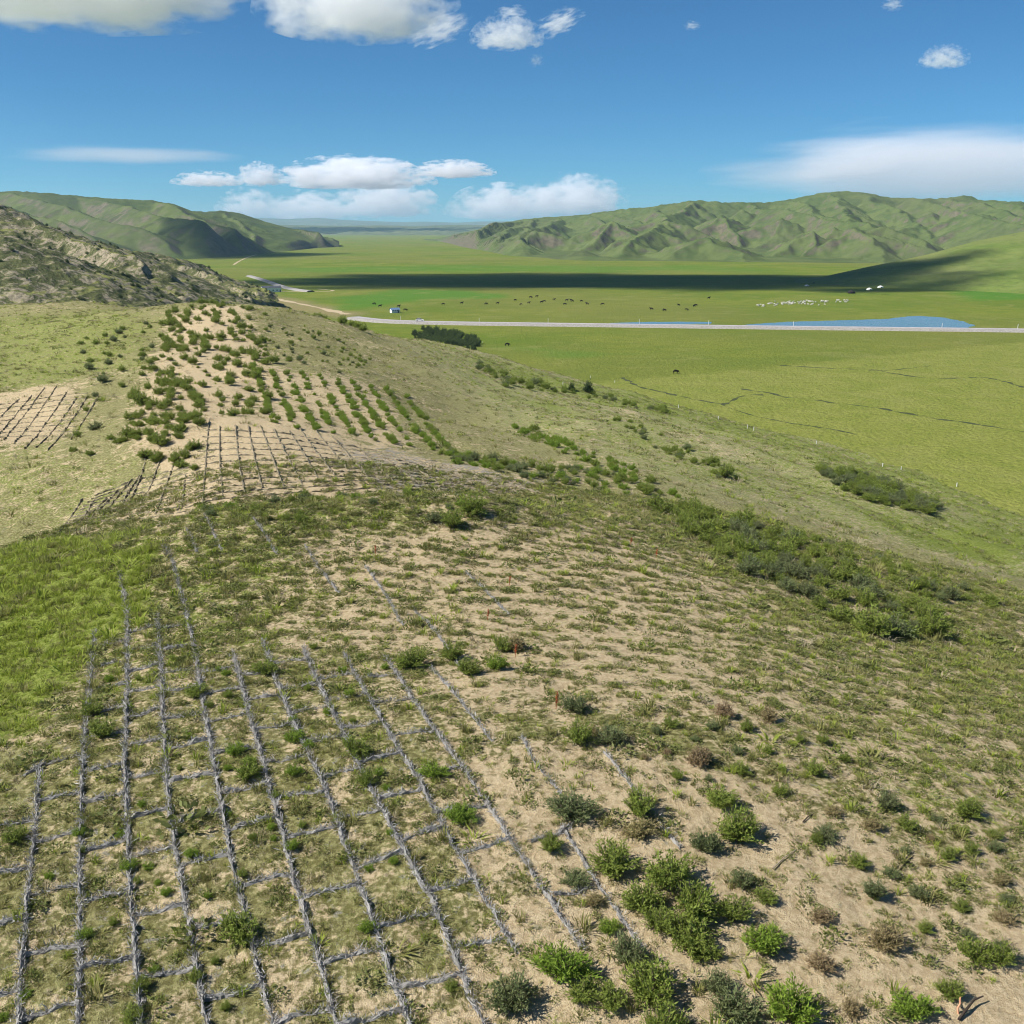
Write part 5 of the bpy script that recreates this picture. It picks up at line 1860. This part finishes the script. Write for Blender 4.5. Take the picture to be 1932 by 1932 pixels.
POST = bmesh_of('post', lambda bm: box(bm, -.09, .09, -.09, .09, -.2, 2.2), M_CONC)
CAP = bmesh_of('cap', lambda bm: box(bm, -.12, .12, -.12, .12, 2.2, 2.28), M_WHITE)
for k, (u, v) in enumerate([(756, 604), (904, 608), (1034, 609), (1206, 611), (1337, 613), (1497, 615), (1777, 619), (1920, 620.5)]):
    x, y, _ = plain3(u, v, .9)
    o = add('road_post', POST, loc=(x, y, .9), label='%s white roadside post from the left along the pale road' % ORD[k], category='post', group='white posts along the road')
    add('cap', CAP, parent=o)
SPOST = bmesh_of('post', lambda bm: box(bm, -.06, .06, -.06, .06, -.3, .8), M_CONC)
for k, (u, v) in enumerate([(911, 647), (1062, 727), (1114, 713), (1160, 722), (1355, 792), (1410, 808), (1422, 812), (1540, 838), (1665, 881), (1700, 887), (1805, 918), (1280, 770)]):
    x, y, z, d = (float(q[0]) for q in hit([u], [v]))
    o = add('fence_post', SPOST, loc=(x, y, z), label='%s small white fence post from the top along the meadow edge' % ORD[k], category='post', group='small white posts along the meadow edge')


def car(u, v, label):
    x, y, _ = plain3(u, v, 1.2)
    o = bpy.data.objects.new('car', None)
    COL.objects.link(o)
    o.location, o.rotation_euler = (x, y, 1.21), (0, 0, .04)
    o['label'], o['category'] = label, 'car'

    def loft(bm, secs):
        rings = [[bm.verts.new((px, sy * w, pz)) for px, pz in pts] for sy, w, pts in secs]
        n = len(rings[0])
        for a, b in zip(rings[:-1], rings[1:]):
            for i in range(n):
                bm.faces.new([a[i], a[(i + 1) % n], b[(i + 1) % n], b[i]])
        bm.faces.new(rings[0][::-1])
        bm.faces.new(rings[-1])
    bod = [(-2.2, .35), (2.2, .35), (2.25, .7), (1.3, .98), (-2.1, 1.02), (-2.25, .75)]
    cab = [(-1.9, 1.0), (1.1, .98), (.45, 1.55), (-1.6, 1.6)]
    add('body', bmesh_of('body', lambda bm: loft(bm, [(-1, .9, bod), (1, .9, bod)]), M_WHITE), parent=o)
    add('cabin', bmesh_of('cabin', lambda bm: loft(bm, [(-1, .8, cab), (1, .8, cab)]), M_GLASS), parent=o)
    add('roof', bmesh_of('roof', lambda bm: box(bm, -1.55, .42, -.74, .74, 1.59, 1.66), M_WHITE), parent=o)
    import bmesh
    bm = bmesh.new()
    bmesh.ops.create_cone(bm, cap_ends=True, segments=14, radius1=.36, radius2=.36, depth=.24)
    me = bpy.data.meshes.new('wheel')
    bm.to_mesh(me)
    bm.free()
    me.materials.append(M_DCANVAS)
    bm = bmesh.new()
    bmesh.ops.create_cone(bm, cap_ends=True, segments=12, radius1=.2, radius2=.2, depth=.26)
    rim = bpy.data.meshes.new('rim')
    bm.to_mesh(rim)
    bm.free()
    rim.materials.append(M_CONC)
    for sx in (-1.35, 1.35):
        for sy in (-.85, .85):
            w = add('wheel', me, parent=o, loc=(sx, sy, .36))
            w.rotation_euler = (math.pi / 2, 0, 0)
            add('rim', rim, parent=w)


car(792, 606, 'white car driving on the pale road near the thicket')

# ------------------------------------------------------------------ clouds: real banks of vapour above the valley
def mat_cloud(name, dens, nscale, amp, flat=0.25, edge=0.22, soft=.12, aniso=.0, stretch=(1, 1, 1), detail=6, seed=0.0):
    k = NT(name)
    tc = k.n('TexCoord').outputs['Object']
    sep = k.n('SeparateXYZ')
    k.put(sep.inputs[0], tc)
    z = sep.outputs[2]
    # flat base: below the middle the cloud thins out quickly
    zz = k.math('MULTIPLY', z, k.math('ADD', 1.0, k.math('MULTIPLY', k.math('LESS_THAN', z, 0.0), 1.0 / flat - 1.0)))
    r2 = k.math('ADD', k.math('ADD', k.math('POWER', sep.outputs[0], 2.0), k.math('POWER', sep.outputs[1], 2.0)), k.math('POWER', zz, 2.0))
    fall = k.math('SUBTRACT', 1.0, k.math('SQRT', r2))
    info = k.n('ObjectInfo').outputs['Random']
    off = k.n('CombineXYZ')
    k.put(off.inputs[0], k.math('MULTIPLY', info, 57.0))
    k.put(off.inputs[1], seed)
    va = k.n('VectorMath', operation='ADD')
    k.put(va.inputs[0], k.mapping(tc, stretch))
    k.put(va.inputs[1], off.outputs[0])
    n = k.noise(nscale, detail, .58, va.outputs[0])
    f = k.math('ADD', fall, k.math('MULTIPLY', k.math('SUBTRACT', n, .5), amp))
    d = k.step(f, edge, edge + soft, 0.0, dens)
    v = k.n('VolumePrincipled')
    v.inputs['Color'].default_value = (.988, .984, 1, 1)
    v.inputs['Anisotropy'].default_value = aniso
    k.put(v.inputs['Density'], d)
    k.t.links.new(v.outputs[0], k.out.inputs['Volume'])
    return k.m


def ico(sub=3):
    import bmesh
    bm = bmesh.new()
    bmesh.ops.create_icosphere(bm, subdivisions=sub, radius=1.0)
    me = bpy.data.meshes.new('cloud')
    bm.to_mesh(me)
    bm.free()
    return me


CLOUD_ME = {}


def cloud(u0, u1, v0, v1, dist, mat, label, deep=1.0, tilt=0.0, flat=.25):
    """a cloud whose vapour spans u0..u1, v0..v1 of the view at that distance; deep = depth over width"""
    if mat.name not in CLOUD_ME:
        me = ico()
        co = np.empty(len(me.vertices) * 3, dtype=np.float32)
        me.vertices.foreach_get('co', co)
        co = co.reshape(-1, 3)
        co[:, 2] = np.where(co[:, 2] < 0, co[:, 2] * flat, co[:, 2])
        co *= 1.0 + .05 * fbm(co[:, :1] * 3 + 5, co[:, 1:2] * 3 + co[:, 2:] * 2, 2, 4)
        me.vertices.foreach_set('co', np.ascontiguousarray(co).ravel())
        me.materials.append(mat)
        CLOUD_ME[mat.name] = me
    w = (u1 - u0) / 2 * dist / 1937.0
    h = (v1 - v0) / (1 + flat) * dist / 1937.0
    c = P((u0 + u1) / 2, v1 - (v1 - v0) * flat / (1 + flat), dist)
    o = add('cloud', CLOUD_ME[mat.name], loc=c, scale=(w, w * deep, h), label=label, category='cloud', group='clouds over the valley')
    o.rotation_euler = (0, tilt, -math.atan2(c[0], c[1]))
    return o


CL_PUFF = mat_cloud('cumulus_vapour', .0035, 3.8, 3.3, edge=.24, soft=.26, detail=8)
CL_FAINT = mat_cloud('hazy_cumulus_vapour', .0016, 3.2, 2.8, edge=.18, soft=.40, detail=8)
CL_BIG = mat_cloud('grey_cumulus_vapour', .0035, 3.4, 2.3, flat=.35, edge=.20, soft=.22, detail=8)
CL_VEIL = mat_cloud('veil_vapour', .00045, 2.0, 1.6, flat=.8, edge=.14, soft=.55, stretch=(.7, 1, 1.3), detail=6)
CL_STREAK = mat_cloud('streak_vapour', .0006, 1.6, 1.2, flat=.8, edge=.10, soft=.6, stretch=(.8, 1, .5), detail=3)

cloud(-360, 520, -200, 46, 7000, CL_BIG, 'broad grey bottomed cloud filling the upper left of the sky', .6, 0, .35)
cloud(470, 880, -110, 80, 7000, CL_BIG, 'ragged white cloud at the top edge beside the broad grey cloud', .7, 0, .35)
cloud(880, 1030, 28, 92, 9000, CL_PUFF, 'small bright puff of cloud just below the top edge')
cloud(1730, 1830, 84, 128, 9000, CL_PUFF, 'lone tiny cloud high on the right over the hill range')
cloud(510, 830, 292, 358, 26000, CL_PUFF, 'largest flat based cumulus low over the valley mouth', .8)
cloud(770, 940, 300, 336, 26000, CL_PUFF, 'thin flat tail of cloud right of the largest low cumulus')
cloud(440, 540, 305, 352, 26000, CL_PUFF, 'small cumulus just left of the largest low cumulus')
cloud(320, 460, 322, 352, 26000, CL_PUFF, 'leftmost small flat cumulus in the low row')
cloud(610, 840, 336, 412, 34000, CL_FAINT, 'hazy cumulus heap in the middle of the lowest cloud row')
cloud(830, 1060, 345, 416, 34000, CL_FAINT, 'hazy cumulus heap just left of the hill range crest')
cloud(970, 1200, 326, 412, 34000, CL_FAINT, 'towering hazy cumulus above the left end of the hill range')
cloud(400, 540, 352, 416, 34000, CL_FAINT, 'pale cumulus over the tip of the dark mountain slope')
cloud(480, 690, 358, 420, 34000, CL_FAINT, 'faint cumulus low over the blue skyline hills')
cloud(1300, 2300, 215, 400, 30000, CL_VEIL, 'wide smooth veil of cloud above the right hill range', .5, 0, .8)
cloud(-20, 470, 272, 312, 22000, CL_STREAK, 'long thin streak of cloud above the left mountain', .4, 0.0, .8)
CL_WISP = mat_cloud('wisp_vapour', .0045, 2.6, 3.0, flat=.8, edge=.30, soft=.5, stretch=(1, 1, 1.6), detail=7)
cloud(1000, 1110, 18, 66, 9000, CL_WISP, 'torn wisp of cloud right of the small bright puff', 1, -.35, .8)
cloud(930, 1000, 8, 36, 9000, CL_WISP, 'small wisp at the top edge above the bright puff', 1, 0, .8)
cloud(1285, 1325, 38, 58, 9000, CL_WISP, 'tiny wisp right of centre near the top edge', 1, 0, .8)
cloud(995, 1030, 100, 128, 9000, CL_WISP, 'tiny slanting wisp below the bright puff', 1, -.6, .8)
cloud(1660, 1710, -8, 22, 9000, CL_WISP, 'tiny wisp touching the top edge on the right', 1, 0, .8)
cloud(760, 900, 22, 84, 7600, CL_WISP, 'torn right edge of the ragged white cloud', 1, -.3, .8)
cloud(1440, 1760, 262, 352, 30500, CL_VEIL, 'brighter streak inside the wide veil of cloud', .6, -.12, .8)

# clouds out of the picture whose shadows lie on the meadow and the mountain
CL_DENSE = mat_cloud('dense_cumulus_vapour', .022, 2.4, 2.2, flat=.35, edge=.18, soft=.3)


def shade_cloud(u, v, wx, wy, label, alt=1300.0, thick=150, gz=0.0):
    """a fair weather cloud on the sun side of the ground point it shades"""
    g = plain3(u, v, gz)
    s = (alt - g[2]) / sun_dir.z
    me = ico()
    me.materials.append(CL_DENSE)
    o = add('cloud', me, loc=(g[0] + sun_dir.x * s, g[1] + sun_dir.y * s, alt), scale=(wx, wy, thick), label=label, category='cloud', group='clouds outside the picture')
    return o


shade_cloud(1010, 529, 400, 190, 'long flat cloud overhead whose shadow crosses the meadow')
shade_cloud(1370, 532, 280, 180, 'flat cloud overhead shading the meadow before the green hillside')
shade_cloud(760, 533, 200, 110, 'small flat cloud overhead shading the left end of the dark band')
shade_cloud(1630, 536, 75, 40, 'small cloud overhead shading the foot of the green hillside', gz=5.0)
shade_cloud(425, 450, 130, 300, 'broad cloud beyond the left edge shading the mountain tip', gz=30.0)

# ------------------------------------------------------------------ haze: the air of the valley
def build_haze():
    import bmesh
    bm = bmesh.new()
    bmesh.ops.create_cube(bm, size=1.0)
    x0, x1, y0, y1, z0, z1 = -22500, 22500, -600, 23600, -14, 330
    for v in bm.verts:
        v.co = (x0 + (v.co.x + .5) * (x1 - x0), y0 + (v.co.y + .5) * (y1 - y0), z0 + (v.co.z + .5) * (z1 - z0))
    me = bpy.data.meshes.new('haze')
    bm.to_mesh(me)
    bm.free()
    k = NT('valley_air')
    v = k.n('VolumePrincipled')
    v.inputs['Color'].default_value = (.50, .76, 1.0, 1)
    v.inputs['Density'].default_value = 5e-5
    v.inputs['Anisotropy'].default_value = .2
    k.t.links.new(v.outputs[0], k.out.inputs['Volume'])
    me.materials.append(k.m)
    add('haze', me, kind='stuff', label='thin blue haze in the valley air')


build_haze()
